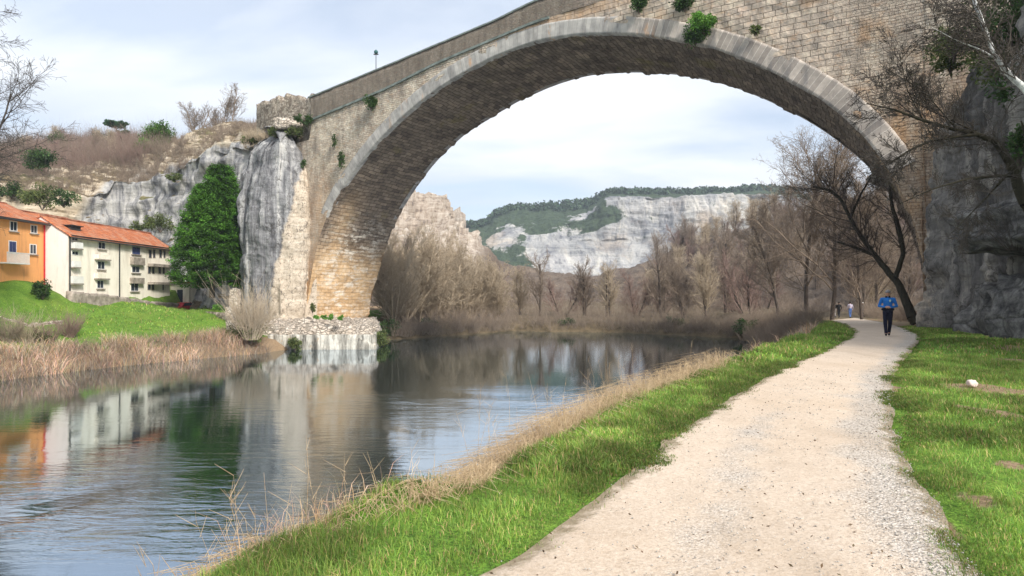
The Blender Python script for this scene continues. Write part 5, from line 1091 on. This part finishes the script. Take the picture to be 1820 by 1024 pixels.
for k, (x, y, D, lb) in enumerate([(1700, 215, 30, 'brown hanging twigs high on the right cliff beside the wall'), (1765, 262, 26, 'brown hanging twigs in the middle of the right cliff top'), (1805, 440, 21.5, 'dry hanging twigs above the rock slab at the right frame edge')]):
    bare_shrub('cliff_shrub', at(x, y, D), 60, 1.0, 1.5, 'darktwig', lb, 180+k, .008, .9, 5)
def scatter_tufts(name, spots, n, H_, R, r, mat, seed, lean=.5, fork=3, scatter_k=3):
    rng = np.random.default_rng(seed); S_ = []
    proto = [np.array(twig_tuft(rng, n, R, 1., lean, r, fork)) for _ in range(5)]
    for (x, y, z, sc) in spots:
        s_ = proto[rng.integers(5)].copy(); a = rng.random()*6.28; ca, sa = cos(a), sin(a); h = H_*sc
        for c0 in (0, 3):
            X_, Y_ = s_[:, c0].copy(), s_[:, c0+1].copy(); s_[:, c0] = (ca*X_-sa*Y_)*h+x; s_[:, c0+1] = (sa*X_+ca*Y_)*h+y; s_[:, c0+2] = s_[:, c0+2]*h+z
        S_.append(s_)
    S_ = np.concatenate(S_); return tubes_obj(name, S_, 3, M[mat])
# brush and scrub nobody could count
def pick(P, n, rng, u0, u1, v0, v1, sc=1.):
    i = rng.integers(int(u0), int(u1), n); j = rng.integers(int(v0), int(v1), n); return [(*P[a_, b_], sc*(.6+.8*rng.random())) for a_, b_ in zip(i, j)]
rng = np.random.default_rng(21); nvh = HP.shape[1]
def hu(px): return (px+420)/980*520
sp = pick(HP, 900, rng, hu(-40), hu(300), 134, 183, 1.2)+pick(HP, 420, rng, hu(200), hu(470), 100, 176, .4)+pick(HP, 260, rng, hu(-40), hu(330), 84, 134, .55)
scatter_tufts('scrub', sp, 16, 2.6, .8, .016, 'twig', 22, .55, 3)['kind'] = 'stuff'
sp = pick(HP, 330, rng, hu(-40), hu(260), 120, 183, 1.3); scatter_tufts('scrub', sp, 14, 2.8, .8, .016, 'twigred', 23, .5, 3)['kind'] = 'stuff'
sp = []
while len(sp) < 620:
    x = 690+rng.random()*950; D = 84+rng.random()*75; X_ = (x-CX)/F*D
    if D < 92 and land_z(X_, D) < -3.2: continue
    if 29 < X_ < 45 and D < 100: continue
    sp.append((X_, D, max(lowsurf(x, D), -2.9)-.1, .6+.9*rng.random()))
for k in range(260):                                    # along the water's far edge
    i = rng.integers(11, 17); a_ = np.array(SHORE[i]); b_ = np.array(SHORE[i+1]); t_ = rng.random(); q = a_+(b_-a_)*t_+[rng.normal()*.5, .8+rng.random()*3]
    sp.append((q[0], q[1], WATER+.4+.3*rng.random(), .55+.5*rng.random()))
scatter_tufts('brush', sp, 18, 2.6, .9, .015, 'twig', 24, .6, 3)['kind'] = 'stuff'
sp = []
for k in range(300):
    y_ = 44+rng.random()*40; cx_ = np.interp(y_, [c_[1] for c_ in CREST[8:]], [c_[0] for c_ in CREST[8:]]); d = rng.random()*4.2
    sp.append((cx_-.3-d, y_, max(land_z(cx_-.3-d, y_), -4), .45+.5*rng.random()))
for k in range(260):
    y_ = 42+rng.random()*40; rx_ = np.interp(y_, [c_[1] for c_ in PR], [c_[0] for c_ in PR]); sp.append((rx_+1.6+rng.random()*7, y_, land_z(rx_+3, y_), .5+.7*rng.random()))
scatter_tufts('brush', sp, 20, 2.0, .9, .012, 'twig', 25, .7, 3)['kind'] = 'stuff'
sp = []
rr_ = np.random.default_rng(66)
for k in range(150):
    x = 430+rr_.random()*125; q = at(x, 226+rr_.normal()*3, 70.5+rr_.random()*6); sp.append((q[0], q[1], 19.3+rr_.random()*.8, .3+.35*rr_.random()))
scatter_tufts('scrub', sp, 16, 1.6, .9, .012, 'tantwig', 27, .7, 3)['kind'] = 'stuff'
for k, (x, D, lb) in enumerate([(492, 69.5, 'low olive bush on the left rock under the ruined wall end'), (525, 69, 'low olive bush on top of the left rock beside the bare tan rock'), (446, 73, 'green bush on the shoulder of the grey cliff above the evergreen')]):
    q = at(x, 232, D); bush('cliff_bush', (q[0], q[1], 19.2), (1.3, 1., .6), 1000, .2, 'leafolive', lb, 'shrub', 160+k)
# evergreen undergrowth spots on the far shore
for k, (x, D, R, lb) in enumerate([(690, 76, 1.4, 'dark green bush at the water edge right beside the footing'), (762, 86, 1.3, 'green bush low on the far shore under the willows'), (1010, 92, 1.2, 'dark green bush low on the far shore in the middle'), (1200, 86, 1.5, 'dark green bush on the far shore near the river bend'), (1325, 76, 1.5, 'green bush beside the bend where the shores meet')]):
    X_ = (x-CX)/F*D; bush('shore_bush', (X_, D, -3.4), (R*1.3, R, R*.7), 1100, .24, 'leafdark', lb, 'shrub', 140+k)

# ------------------------------------------------------------------ dry reeds and grass
rng = np.random.default_rng(31)
def shore_pts(n, d0, d1, i0, i1, rng):
    A_ = np.array(SHORE[i0:i1+1], float); L = np.concatenate([[0], np.cumsum(np.linalg.norm(np.diff(A_, axis=0), axis=1))]); t = rng.random(n)*L[-1]
    x = np.interp(t, L, A_[:, 0]); y = np.interp(t, L, A_[:, 1]); k = np.clip(np.searchsorted(L, t)-1, 0, len(A_)-2); d = A_[k+1]-A_[k]; d /= np.linalg.norm(d, axis=1, keepdims=True)
    o = d0+(d1-d0)*rng.random(n); return x-d[:, 1]*o, y+d[:, 0]*o
x, y = shore_pts(34000, .25, 4.6, 2, 8, rng); cl = fbm(x*.7, y*.7, 0, 3); k = rng.random(len(x)) < .35+.9*smooth(cl+.3); x, y, cl = x[k], y[k], cl[k]
z = np.maximum(surf(x, y), WATER)
tone = .75+.45*fbm(x*.25, y*.25, 3, 3)+.25*cl
blades('dry_reeds', np.stack([x, y, z], 1), np.full(len(x), .80)*(.75+.5*smooth(cl+.5)), .03, M['straw'], rng, .5, tone=np.clip(tone, .35, 1.4), yellow=0)['kind'] = 'stuff'
x, y = shore_pts(5200, .1, 4.3, 2, 8, rng); z = np.maximum(land(x, y)[0], WATER)
rr = rng.normal(0, .5, (len(x), 3)); rr[:, 2] = .55+.5*rng.random(len(x)); B_ = np.stack([x, y, z], 1)
tubes_obj('dry_reeds', np.concatenate([B_, B_+rr, np.full((len(x), 1), .012), np.full((len(x), 1), .006)], 1), 3, M['twig'])['kind'] = 'stuff'
# lawn on the far bank
n = 60000; x = -75+rng.random(n)*58; y = 25+rng.random(n)*62; h, dc, dl = land(x, y); k = (dl > 3.4+1.2*fbm(x*.3, y*.3, 0, 3)) & (x < -20) & ~((x < FX+.8) & (x > -53) & (y > 43)) & (y < 84)
x, y = x[k], y[k]; h = surf(x, y); blades('far_lawn', np.stack([x, y, h-.02], 1), np.full(len(x), .20), .05, M['grass'], rng, .5, tone=.75+.4*smooth(fbm(x*.3, y*.3, 0, 3)+.5), yellow=.05)['kind'] = 'stuff'
# near grass: strip between crest and path, and the verge right of the path
def grass_zone(n, y0, y1, side, rng):
    u = rng.random(n); y = y0*(y1/y0)**u if y0 > 0 else y0+(y1-y0)*u
    if side == 'L':
        c = np.interp(y, [p_[1] for p_ in CREST], [p_[0] for p_ in CREST]); r = np.interp(y, yy, lx)
        x = c-.9+(r-c+1.3)*rng.random(n)
    else:
        r = np.interp(y, yy, rx); wd = np.where(y < 19, np.minimum(17.6, y*.95+2.5)-r, np.interp(y, [19, 21.5, 24, 27, 31, 34, 37], [17.6, 17.2, 18.3, 20.2, 22.8, 24.2, 25.])-r)
        x = r-.40+(np.maximum(wd, .5)+.40)*rng.random(n)**1.15
    return x, y
def near_grass(name, n, y0, y1, side, H0, W0, rng, near=None):
    x, y = grass_zone(n, y0, y1, side, rng)
    if near: r_ = np.interp(y, yy, lx2 if side == 'L' else rx2); q_ = (near+.2)*rng.random(n)**1.2-.30; x = r_-q_ if side == 'L' else r_+q_
    e = (np.interp(y, yy, lx2)-x) if side == 'L' else (x-np.interp(y, yy, rx2))          # distance from the path's edge
    cl = fbm(x*.9, y*.9, 2, 3); c2 = fbm(x*3.2, y*3.2, 7, 2); bare = (bare_mask(x, y) > .25) if side == 'R' else np.zeros(n, bool)
    wear = .26*fbm(x*2.1, y*2.1, 4, 4)+.02; k = (e > wear-(.34*rng.random(n)**2 if near else .10)*(rng.random(n) < .4)) & (rng.random(n) < .45+.75*smooth(cl*.8+.5)) & ~(bare & (rng.random(n) < .88))
    x, y, cl, c2, e = x[k], y[k], cl[k], c2[k], e[k]; z = np.where(e > .02, surf(x, y), zg(y)+.012)
    h = .80*H0*(.38+.72*smooth(e/.6))*(.7+.7*smooth(cl*.9+.45)+.35*smooth(c2))
    tone = (.68+.30*smooth(e/.45))*(.78+.40*smooth(.5-cl))*(.88+.3*c2)*(1+.30*fbm(x*.35, y*.35, 5, 3))
    return blades(name, np.stack([x, y, z-.01], 1), h, W0, M['grass'], rng, .42, tone=np.clip(tone, .4, 1.4), yellow=.11, bend=np.array([-.05, .0, 0]))
for a_ in (('grass', 115000, .8, 5.5, 'L', .085, .0036), ('grass', 80000, 5.5, 14, 'L', .095, .007), ('grass', 30000, 14, 52, 'L', .13, .022), ('grass', 75000, 2.0, 6.5, 'R', .075, .0042), ('grass', 110000, 6.5, 16, 'R', .08, .008), ('grass', 52000, 16, 38, 'R', .10, .024)):
    near_grass(*a_, rng)['kind'] = 'stuff'
for a_ in ((45000, .8, 5.5, 'L', .075, .004), (40000, 5.5, 16, 'L', .08, .007), (40000, 2.2, 6.5, 'R', .075, .004), (40000, 6.5, 18, 'R', .08, .008)): near_grass('grass', *a_, rng, near=.62)['kind'] = 'stuff'
# tired clumps of dead grass tumbling down the bank, as distinct clumps
def dead_clump(k, x, y, R, H_, n, label, stalks=8):
    rng = np.random.default_rng(500+k); z = land_z(x, y); root = empty('dry_grass_clump', (x, y, z))
    a = rng.random(n)*6.28; q = rng.random(n)**.5*R; L = H_*(.5+.7*rng.random(n)); segs = []
    for i in range(n):
        b_ = np.array([cos(a[i])*q[i], sin(a[i])*q[i], 0.]); zz = land_z(x+b_[0], y+b_[1])-z; b_[2] = zz
        w_ = rng.normal(0, .55, 3); w_[2] = .9; w_ /= np.linalg.norm(w_); m_ = b_+w_*L[i]*.5; e_ = m_+(w_*[1.2, 1.2, .1]+[-.1, .05, -.25])*L[i]*.55
        segs += [(*b_, *m_, .0022, .0018), (*m_, *e_, .0018, .001)]
    tubes_obj('blades', segs, 3, M['straw_s'], root)
    st = []
    for i in range((stalks+1)//2):
        b_ = np.array([rng.normal()*R*.5, rng.normal()*R*.5, 0]); d = np.array([rng.normal()*.09, rng.normal()*.09, 1.]); h = H_*(.9+.8*rng.random()); m_ = b_+d*h*.6+rng.normal(0, .02, 3); e_ = b_+d*h+rng.normal(0, .06, 3)
        st += [(*b_, *m_, .0026, .002), (*m_, *e_, .002, .0009)]
        for _ in range(4):
            t_ = .5+.5*rng.random(); s_ = b_+(e_-b_)*t_; st.append((*s_, *(s_+[rng.normal()*.08, rng.normal()*.08, .09+.06*rng.random()]), .002, .001))
    for j in range(0, len(st), 6): tubes_obj('stalk', st[j:j+6], 3, M['straw_s'], root)
    return tag(root, label, 'dry grass', 'clumps of dead grass along the near bank')
t = NT('dead_straw'); nn = t.noise(t.pos(), 9, 3); t.col(t.ramp(nn, [(.3, (.34, .23, .13)), (.55, (.58, .43, .27)), (.75, (.70, .56, .38))]), .95); M['straw_s'] = t.m
names = ['nearest the viewer', 'behind the nearest clump, with tall stalks', 'low and matted, halfway to the bay', 'just before the small bay in the bank', 'at the near side of the bay', 'with the tallest plume over bright water', 'rounded mound right of the tall plume', 'at the notch in the grass bank', 'beyond the notch', 'wide and tan on the open slope', 'wide and tan, second on the slope', 'wide and tan, third on the slope', 'with long slanting stalks', 'far tan clump before the bend', 'farther tan clump before the bend', 'farthest tan clump at the bend']
cl_px = [(520, 1003, .45, .30, 5), (560, 992, .5, .34, 10), (610, 974, .55, .40, 10), (655, 955, .6, .42, 9), (700, 935, .55, .35, 5), (800, 903, .6, .42, 12), (870, 880, .7, .40, 4), (935, 850, .6, .36, 2), (985, 815, .7, .42, 4), (1040, 775, 1.0, .60, 5), (1085, 750, 1.0, .62, 5), (1125, 728, 1.1, .62, 6), (1165, 706, 1.1, .6, 10), (1205, 690, 1.1, .6, 10), (1250, 672, 1.2, .6, 8), (1295, 654, 1.3, .65, 8)]
for k, (px_, py_, R, H_, st) in enumerate(cl_px):
    gx, gy = G(px_, py_); off = (.42 if k in (1, 2, 3, 5, 6) else .60)+R*.62; off += .25*(gy < 4.5); dead_clump(k, gx-.845*off, gy+.534*off, R, H_*(1.08+gy*.012), int(1500*R), 'dead straw-coloured grass clump on the near bank, '+names[k], st)
# fringe of dry stems between them
n = 24000; y = 1.5*(50/1.5)**rng.random(n); c = np.interp(y, [p_[1] for p_ in CREST], [p_[0] for p_ in CREST]); x = c-.75-2.3*rng.random(n)**1.2; k = fbm(x*.9, y*.9, 11, 3) > np.where(y < 8, .42, .15)-.30*rng.random(n); x, y = x[k], y[k]; n = len(x); z = surf(x, y)
blades('dry_grass', np.stack([x, y, z], 1), (.17+.009*y)*(.6+.8*rng.random(n)), .0026+.0006*y, M['straw'], rng, .6, yellow=0, tone=.6+.5*rng.random(n))['kind'] = 'stuff'
# pebbles on the path, stones at its edges
rng = np.random.default_rng(61); n = 4500; y = 2.2*(13/2.2)**rng.random(n); tl = np.interp(y, yy, lx2); tr = np.interp(y, yy, rx2); f = rng.random(n)
edge = rng.random(n) < .5; f = np.where(edge, 1-.22*np.abs(rng.normal(0, .6, n)), np.where(rng.random(n) < .5, .42+.13*rng.normal(0, 1, n), f)); x = tl+(tr-tl)*np.clip(f, .01, 1.04)
r = (.0035+.006*rng.random(n)**2.5)*(1+y*.05); O = np.array([(1, 0, 0), (0, 1, 0), (-1, 0, 0), (0, -1, 0), (0, 0, .6), (0, 0, -.6)], float); fo_ = np.array([(0, 1, 4), (1, 2, 4), (2, 3, 4), (3, 0, 4), (1, 0, 5), (2, 1, 5), (3, 2, 5), (0, 3, 5)])
V = (O[None]*(.7+.6*rng.random((n, 6, 1))))*r[:, None, None]; a = rng.random(n)*6.28; V = np.stack([V[..., 0]*np.cos(a)[:, None]-V[..., 1]*np.sin(a)[:, None]*.7, V[..., 0]*np.sin(a)[:, None]+V[..., 1]*np.cos(a)[:, None]*.7, V[..., 2]], -1)+np.stack([x, y, np.full(n, .02)+r*.3], 1)[:, None]
g = .5+.8*rng.random(n); cc_ = np.stack([g, g*.93, g*.84], 1)*.46; t = NT('pebble'); t.col(t.attr('col', 'Color'), .9); M['pebble'] = t.m
mesh_np('gravel', V.reshape(-1, 3), [(fo_[None]+np.arange(n)[:, None, None]*6).reshape(-1, 3)], M['pebble'], None, True, {'col': np.repeat(cc_, 6, 0)})['kind'] = 'stuff'
n = 420; y = 2.2*(16/2.2)**rng.random(n); tl = np.interp(y, yy, lx2); tr = np.interp(y, yy, rx2); x = tl+(tr-tl)*rng.random(n)
L_ = leaves('leaf_litter', np.stack([x, y, zg(y)+.032], 1), np.stack([rng.normal(0, 1, n), rng.normal(0, 1, n), .1*rng.random(n)], 1)*1.5, .026, M['litter'], None, rng, col=(.4, 1.5), aspect=.45); L_['kind'] = 'stuff'
gx, gy = G(1727, 686); boulder('stone', (gx, gy, .04), (.075, .06, .055), plain('pinkish_stone', (.70, .56, .50), .8), 'small pinkish white stone on the bare earth patch right of the path', 3, 'stone', n=24)

# ------------------------------------------------------------------ people
def skinned(name, caps, mat, parent, voxel=.02, sm=6):
    """one continuous surface grown from tapered capsules (p, q, r0, r1) and balls"""
    b = MB()
    for c_ in caps:
        p, q, r0, r1 = np.array(c_[0], float), np.array(c_[1], float), c_[2], c_[3]
        n = max(2, int(np.linalg.norm(q-p)/(min(r0, r1)*.55))+1)
        for t_ in np.linspace(0, 1, n):
            r = r0*(1-t_)+r1*t_; s_ = c_[4] if len(c_) > 4 else (1, 1, 1); b.ball(p*(1-t_)+q*t_, (r*s_[0], r*s_[1], r*s_[2]), 12, 8)
    me = bpy.data.meshes.new(name+'_tmp'); me.from_pydata(b.v, [], b.f); o = bpy.data.objects.new(name+'_tmp', me); C.objects.link(o)
    m = o.modifiers.new('r', 'REMESH'); m.mode = 'VOXEL'; m.voxel_size = voxel; m.use_smooth_shade = True; s_ = o.modifiers.new('s', 'SMOOTH'); s_.iterations = sm; s_.factor = .5
    dg = bpy.context.evaluated_depsgraph_get(); me2 = bpy.data.meshes.new_from_object(o.evaluated_get(dg)); me2.name = name; me2.materials.clear()
    bpy.data.objects.remove(o); return link(name, me2, mat, parent)
MS = plain('skin', (.50, .27, .19), .6, .05); MJ = plain('blue_jacket', (.02, .16, .50), .75, .1, 8, .3); MN = plain('navy_trousers', (.009, .011, .026), .85, .1, 8, .3); MK_ = plain('black_cloth', (.012, .012, .014), .8); MG = plain('grey_cap', (.25, .24, .24), .8); MH = plain('dark_hair', (.03, .02, .015), .7)
def hand(c0, fw, up, side):
    """palm capsule plus four fingers and a thumb, loosely curled; c0 wrist, fw finger direction, side thumb side"""
    c0, fw, up, side = [np.array(v, float) for v in (c0, fw, up, side)]; palm = c0+fw*.085; L = [(c0, palm, .024, .030, (1, 1, 1))]
    for i, (o_, l_) in enumerate(((-.030, .060), (-.010, .072), (.010, .076), (.030, .066))):
        k0 = palm+side*o_; k1 = k0+fw*l_*.55; k2 = k1+(fw*.5-up*.8)*l_*.5; L += [(k0, k1, .0105, .0095), (k1, k2, .0095, .008)]
    t0 = c0+fw*.03+side*.028; t1 = t0+(side*.7+fw*.6)*.04; L += [(t0, t1, .013, .011), (t1, t1+fw*.03-up*.01, .011, .009)]; return L
def person(loc, rz, label, pose, jacket, trousers, hat=None, hair=MH, sc=1., extra=None, fine=.014, shoes=MK_):
    """facing -Y in local space"""
    t = empty('person', loc, rz); t.scale = (sc,)*3; tag(t, label, 'person')
    hip, kn, an, toe, sh, el, wr, fdir = pose['hip'], pose['kn'], pose['an'], pose['toe'], pose['sh'], pose['el'], pose['wr'], pose['fd']
    body = [((0, 0, 1.0), (0, .01, 1.18), .125, .115, (1.1, .8, 1)), ((0, .01, 1.18), (0, 0, 1.38), .12, .13, (1.2, .8, 1)), ((0, 0, 1.42), (0, -.01, 1.56), .055, .05), ((0, -.02, 1.63), (0, -.015, 1.68), .088, .09, (.85, 1.02, 1.1)), ((0, -.045, 1.575), (0, -.03, 1.60), .05, .06),
            ((0, -.112, 1.625), (0, -.10, 1.665), .014, .008), ((.078, 0, 1.625), (.078, 0, 1.66), .013, .016, (.5, 1, 1)), ((-.078, 0, 1.625), (-.078, 0, 1.66), .013, .016, (.5, 1, 1)), ((-.02, -.098, 1.592), (.02, -.098, 1.592), .008, .008)]
    for s_ in (0, 1):
        sg = -1 if s_ == 0 else 1
        body += [((sg*.05, 0, 1.42), sh[s_], .06, .055), (sh[s_], el[s_], .05, .038), (el[s_], wr[s_], .038, .025), ((sg*.08, 0, .97), kn[s_], .085, .055), (kn[s_], an[s_], .055, .035), (an[s_], toe[s_], .038, .032)]
        body += hand(wr[s_], fdir[s_], (0, -.2, 1.), (0, 0, 1))
    skinned('body', body, MS, t, fine, 3)
    j = [((0, 0, .98), (0, .01, 1.18), .145, .140, (1.08, .82, 1)), ((0, .01, 1.18), (0, 0, 1.36), .14, .150, (1.15, .80, 1)), ((0, 0, 1.44), (0, -.005, 1.50), .085, .07)]
    for s_ in (0, 1):
        sg = -1 if s_ == 0 else 1; w_ = np.array(wr[s_])*.93+np.array(el[s_])*.07
        j += [((sg*.06, 0, 1.42), sh[s_], .075, .068), (sh[s_], el[s_], .066, .052), (el[s_], tuple(w_), .050, .040)]
    skinned('jacket', j, jacket, t, fine*1.2, 4)
    p_ = [((0, 0, .96), (0, 0, 1.02), .152, .15, (1.1, .85, 1))]
    for s_ in (0, 1):
        sg = -1 if s_ == 0 else 1; a_ = np.array(an[s_], float)+[0, 0, .02]; p_ += [((sg*.075, 0, .93), kn[s_], .108, .075), (kn[s_], tuple(a_), .075, .058)]
    skinned('trousers', p_, trousers, t, fine*1.2, 4)
    for s_ in (0, 1): skinned('shoe', [((an[s_][0], an[s_][1]+.04, an[s_][2]-.02), toe[s_], .052, .045, (.9, 1, .9))], shoes, t, .014, 2)
    if hat: 
        h = MB().ball((0, -.005, 1.70), (.093, .108, .085), 14, 8); h.add([(-.07, -.09, 1.70), (.07, -.09, 1.70), (.055, -.175, 1.685), (-.055, -.175, 1.685), (-.07, -.09, 1.712), (.07, -.09, 1.712), (.055, -.175, 1.697), (-.055, -.175, 1.697)], [(3, 2, 1, 0), (4, 5, 6, 7), (0, 1, 5, 4), (1, 2, 6, 5), (2, 3, 7, 6), (3, 0, 4, 7)]); h.build('cap', hat, t, smooth_=True)
    else: MB().ball((0, .012, 1.685), (.09, .105, .095), 12, 8).build('hair', hair, t, smooth_=True)
    for sg in (-1, 1): MB().ball((sg*.032, -.098, 1.655), (.013, .008, .009), 8, 6).build('eye', MK_, t, smooth_=True)
    return t
gx, gy = G(1578, 598.5)
clasp = dict(hip=None, kn=[(-.085, -.10, .52), (.075, .05, .51)], an=[(-.06, -.16, .09), (.04, .22, .11)], toe=[(-.06, -.30, .05), (.04, .08, .045)], sh=[(-.20, .01, 1.42), (.20, .01, 1.42)], el=[(-.295, .03, 1.15), (.295, .03, 1.15)], wr=[(-.085, -.235, 1.115), (.085, -.235, 1.10)], fd=[(.96, -.2, -.1), (-.96, -.2, .08)])
P1 = person((gx, gy, float(zg(gy))+.035), -.55, 'walking man in blue jacket, dark trousers and cap, hands clasped in front', clasp, MJ, MN, MG)
MB().ball((.075, -.150, 1.36), (.035, .012, .05), 10, 6).build('chest_emblem', plain('pale_emblem', (.45, .62, .60), .7), P1, smooth_=True)
skinned('collar', [((-.05, -.03, 1.50), (.05, -.03, 1.50), .045, .045), ((-.04, .02, 1.515), (.04, .02, 1.515), .05, .05)], MK_, P1, .014, 2)
skinned('waistband', [((-.15, -.07, 1.03), (.15, -.07, 1.03), .075, .075, (1, 1, .8)), ((-.13, .05, 1.03), (.13, .05, 1.03), .085, .085, (1, 1, .8))], MN, P1, .018, 3)
MS2 = plain('striped_top', (.55, .50, .62), .8, .25, 12); MB2 = plain('denim', (.09, .16, .38), .85); 
walk = dict(hip=None, kn=[(-.09, -.14, .54), (.08, .04, .50)], an=[(-.08, -.14, .12), (.07, .26, .14)], toe=[(-.08, -.28, .06), (.07, .14, .06)], sh=[(-.19, .01, 1.42), (.19, .01, 1.42)], el=[(-.25, .10, 1.15), (.25, -.05, 1.14)], wr=[(-.24, .02, .92), (.24, -.22, .98)], fd=[(0, -.3, -.95), (0, -.6, -.8)])
def far_person(px, py, D, rz, label, jm, tm, hat=None):
    q = at(px, py, D); z_ = float(zg(D))+.03; t = person((q[0], D, z_), rz, label, walk, jm, tm, hat, fine=.022, sc=1.0); return t
far_person(1511, 567, 66, 2.9, 'distant walker in pale striped top and jeans on the path behind the man in blue', MS2, MB2)
far_person(1491, 567, 69, 3.0, 'distant walker in dark clothes, right one of the pair farthest along the path', MK_, MK_)
far_person(1484, 567, 70.5, 3.2, 'distant walker with pale grey trousers, left one of the pair farthest along the path', MK_, plain('grey_trousers', (.30, .27, .25), .8))
far_person(1533, 569, 74, .4, 'person in a dark jacket and white cap beyond the verge', MK_, MN, M['white'])

# ------------------------------------------------------------------ valley air
hz_ = MB().box(-1000, 1000, -125, 1600, -8, 215).build('haze', None); hz_['kind'] = 'stuff'
hm = bpy.data.materials.new('valley_haze'); hm.use_nodes = True; ht = hm.node_tree; ht.nodes.remove(ht.nodes['Principled BSDF'])
pv = ht.nodes.new('ShaderNodeVolumePrincipled'); pv.inputs['Color'].default_value = (.78, .88, 1, 1); pv.inputs['Density'].default_value = .0003; pv.inputs['Anisotropy'].default_value = .1
ht.links.new(pv.outputs[0], ht.nodes['Material Output'].inputs['Volume']); hz_.data.materials.append(hm)
# ------------------------------------------------------------------ sky, sun, camera
wd = bpy.data.worlds.new('World'); bpy.context.scene.world = wd; wd.use_nodes = True; nt = wd.node_tree; bg = nt.nodes['Background']
SE, SA = radians(38), radians(142)                      # sun height; compass direction from +Y, clockwise
sky = nt.nodes.new('ShaderNodeTexSky'); sky.sky_type = 'NISHITA'; sky.sun_disc = False; sky.sun_elevation = SE; sky.sun_rotation = SA; sky.air_density = 1.0; sky.dust_density = 1.0; sky.ozone_density = 1.5
tc = nt.nodes.new('ShaderNodeTexCoord'); sp_ = nt.nodes.new('ShaderNodeSeparateXYZ'); nt.links.new(tc.outputs['Generated'], sp_.inputs[0])
def wm(op, a, b=0.):
    x = nt.nodes.new('ShaderNodeMath'); x.operation = op
    for i, v in enumerate((a, b)):
        if isinstance(v, (int, float)): x.inputs[i].default_value = v
        else: nt.links.new(v, x.inputs[i])
    return x.outputs[0]
zc = wm('ADD', wm('MAXIMUM', sp_.outputs[2], 0.), .22); cxy = nt.nodes.new('ShaderNodeCombineXYZ'); nt.links.new(wm('DIVIDE', sp_.outputs[0], zc), cxy.inputs[0]); nt.links.new(wm('DIVIDE', sp_.outputs[1], zc), cxy.inputs[1])
mp = nt.nodes.new('ShaderNodeMapping'); mp.inputs['Rotation'].default_value = (0, 0, .5); mp.inputs['Scale'].default_value = (.75, 1.5, 1); mp.inputs['Location'].default_value = (3.2, 1.4, 0); nt.links.new(cxy.outputs[0], mp.inputs[0])
nz1 = nt.nodes.new('ShaderNodeTexNoise'); nz1.inputs['Scale'].default_value = 1.25; nz1.inputs['Detail'].default_value = 9; nz1.inputs['Roughness'].default_value = .52; nz1.inputs['Distortion'].default_value = .35; nt.links.new(mp.outputs[0], nz1.inputs['Vector'])
rp = nt.nodes.new('ShaderNodeValToRGB'); rp.color_ramp.elements[0].position = .36; rp.color_ramp.elements[0].color = (.50, .50, .50, 1); rp.color_ramp.elements[1].position = .54; rp.color_ramp.elements[1].color = (1, 1, 1, 1); nt.links.new(nz1.outputs['Fac'], rp.inputs[0])
nz2 = nt.nodes.new('ShaderNodeTexNoise'); nz2.inputs['Scale'].default_value = .8; nz2.inputs['Detail'].default_value = 6; nt.links.new(mp.outputs[0], nz2.inputs['Vector'])
cr = nt.nodes.new('ShaderNodeValToRGB'); cr.color_ramp.elements[0].position = .42; cr.color_ramp.elements[0].color = (4.7, 5.2, 6.0, 1); cr.color_ramp.elements[1].position = .60; cr.color_ramp.elements[1].color = (6.3, 6.5, 6.8, 1); nt.links.new(nz2.outputs['Fac'], cr.inputs[0])
mxw = nt.nodes.new('ShaderNodeMix'); mxw.data_type = 'RGBA'; nt.links.new(rp.outputs[0], mxw.inputs[0]); nt.links.new(sky.outputs[0], mxw.inputs[6]); nt.links.new(cr.outputs[0], mxw.inputs[7])
nt.links.new(mxw.outputs[2], bg.inputs[0]); bg.inputs[1].default_value = .10
sl = bpy.data.lights.new('sun', 'SUN'); sl.energy = 3.1; sl.angle = radians(12); sl.color = (1, .95, .87); so = bpy.data.objects.new('sun', sl); C.objects.link(so)
from mathutils import Vector
sd = Vector((sin(SA)*cos(SE), cos(SA)*cos(SE), sin(SE))); so.rotation_euler = sd.to_track_quat('Z', 'Y').to_euler(); so.location = (0, 0, 60)
cam = bpy.data.cameras.new('camera'); cam.sensor_width = 36; cam.lens = 36*F/1820; cam.shift_y = (HY-512)/1820; cam.clip_end = 5000; cam.clip_start = .05
co_ = bpy.data.objects.new('camera', cam); C.objects.link(co_); co_.location = (0, 0, EYE); co_.rotation_euler = (pi/2, 0, 0)
sc = bpy.context.scene; sc.camera = co_; sc.view_settings.view_transform = 'Standard'; sc.view_settings.look = 'None'; sc.view_settings.exposure = .86; sc.view_settings.gamma = 1
sc.cycles.max_bounces = 6; sc.cycles.use_denoising = True
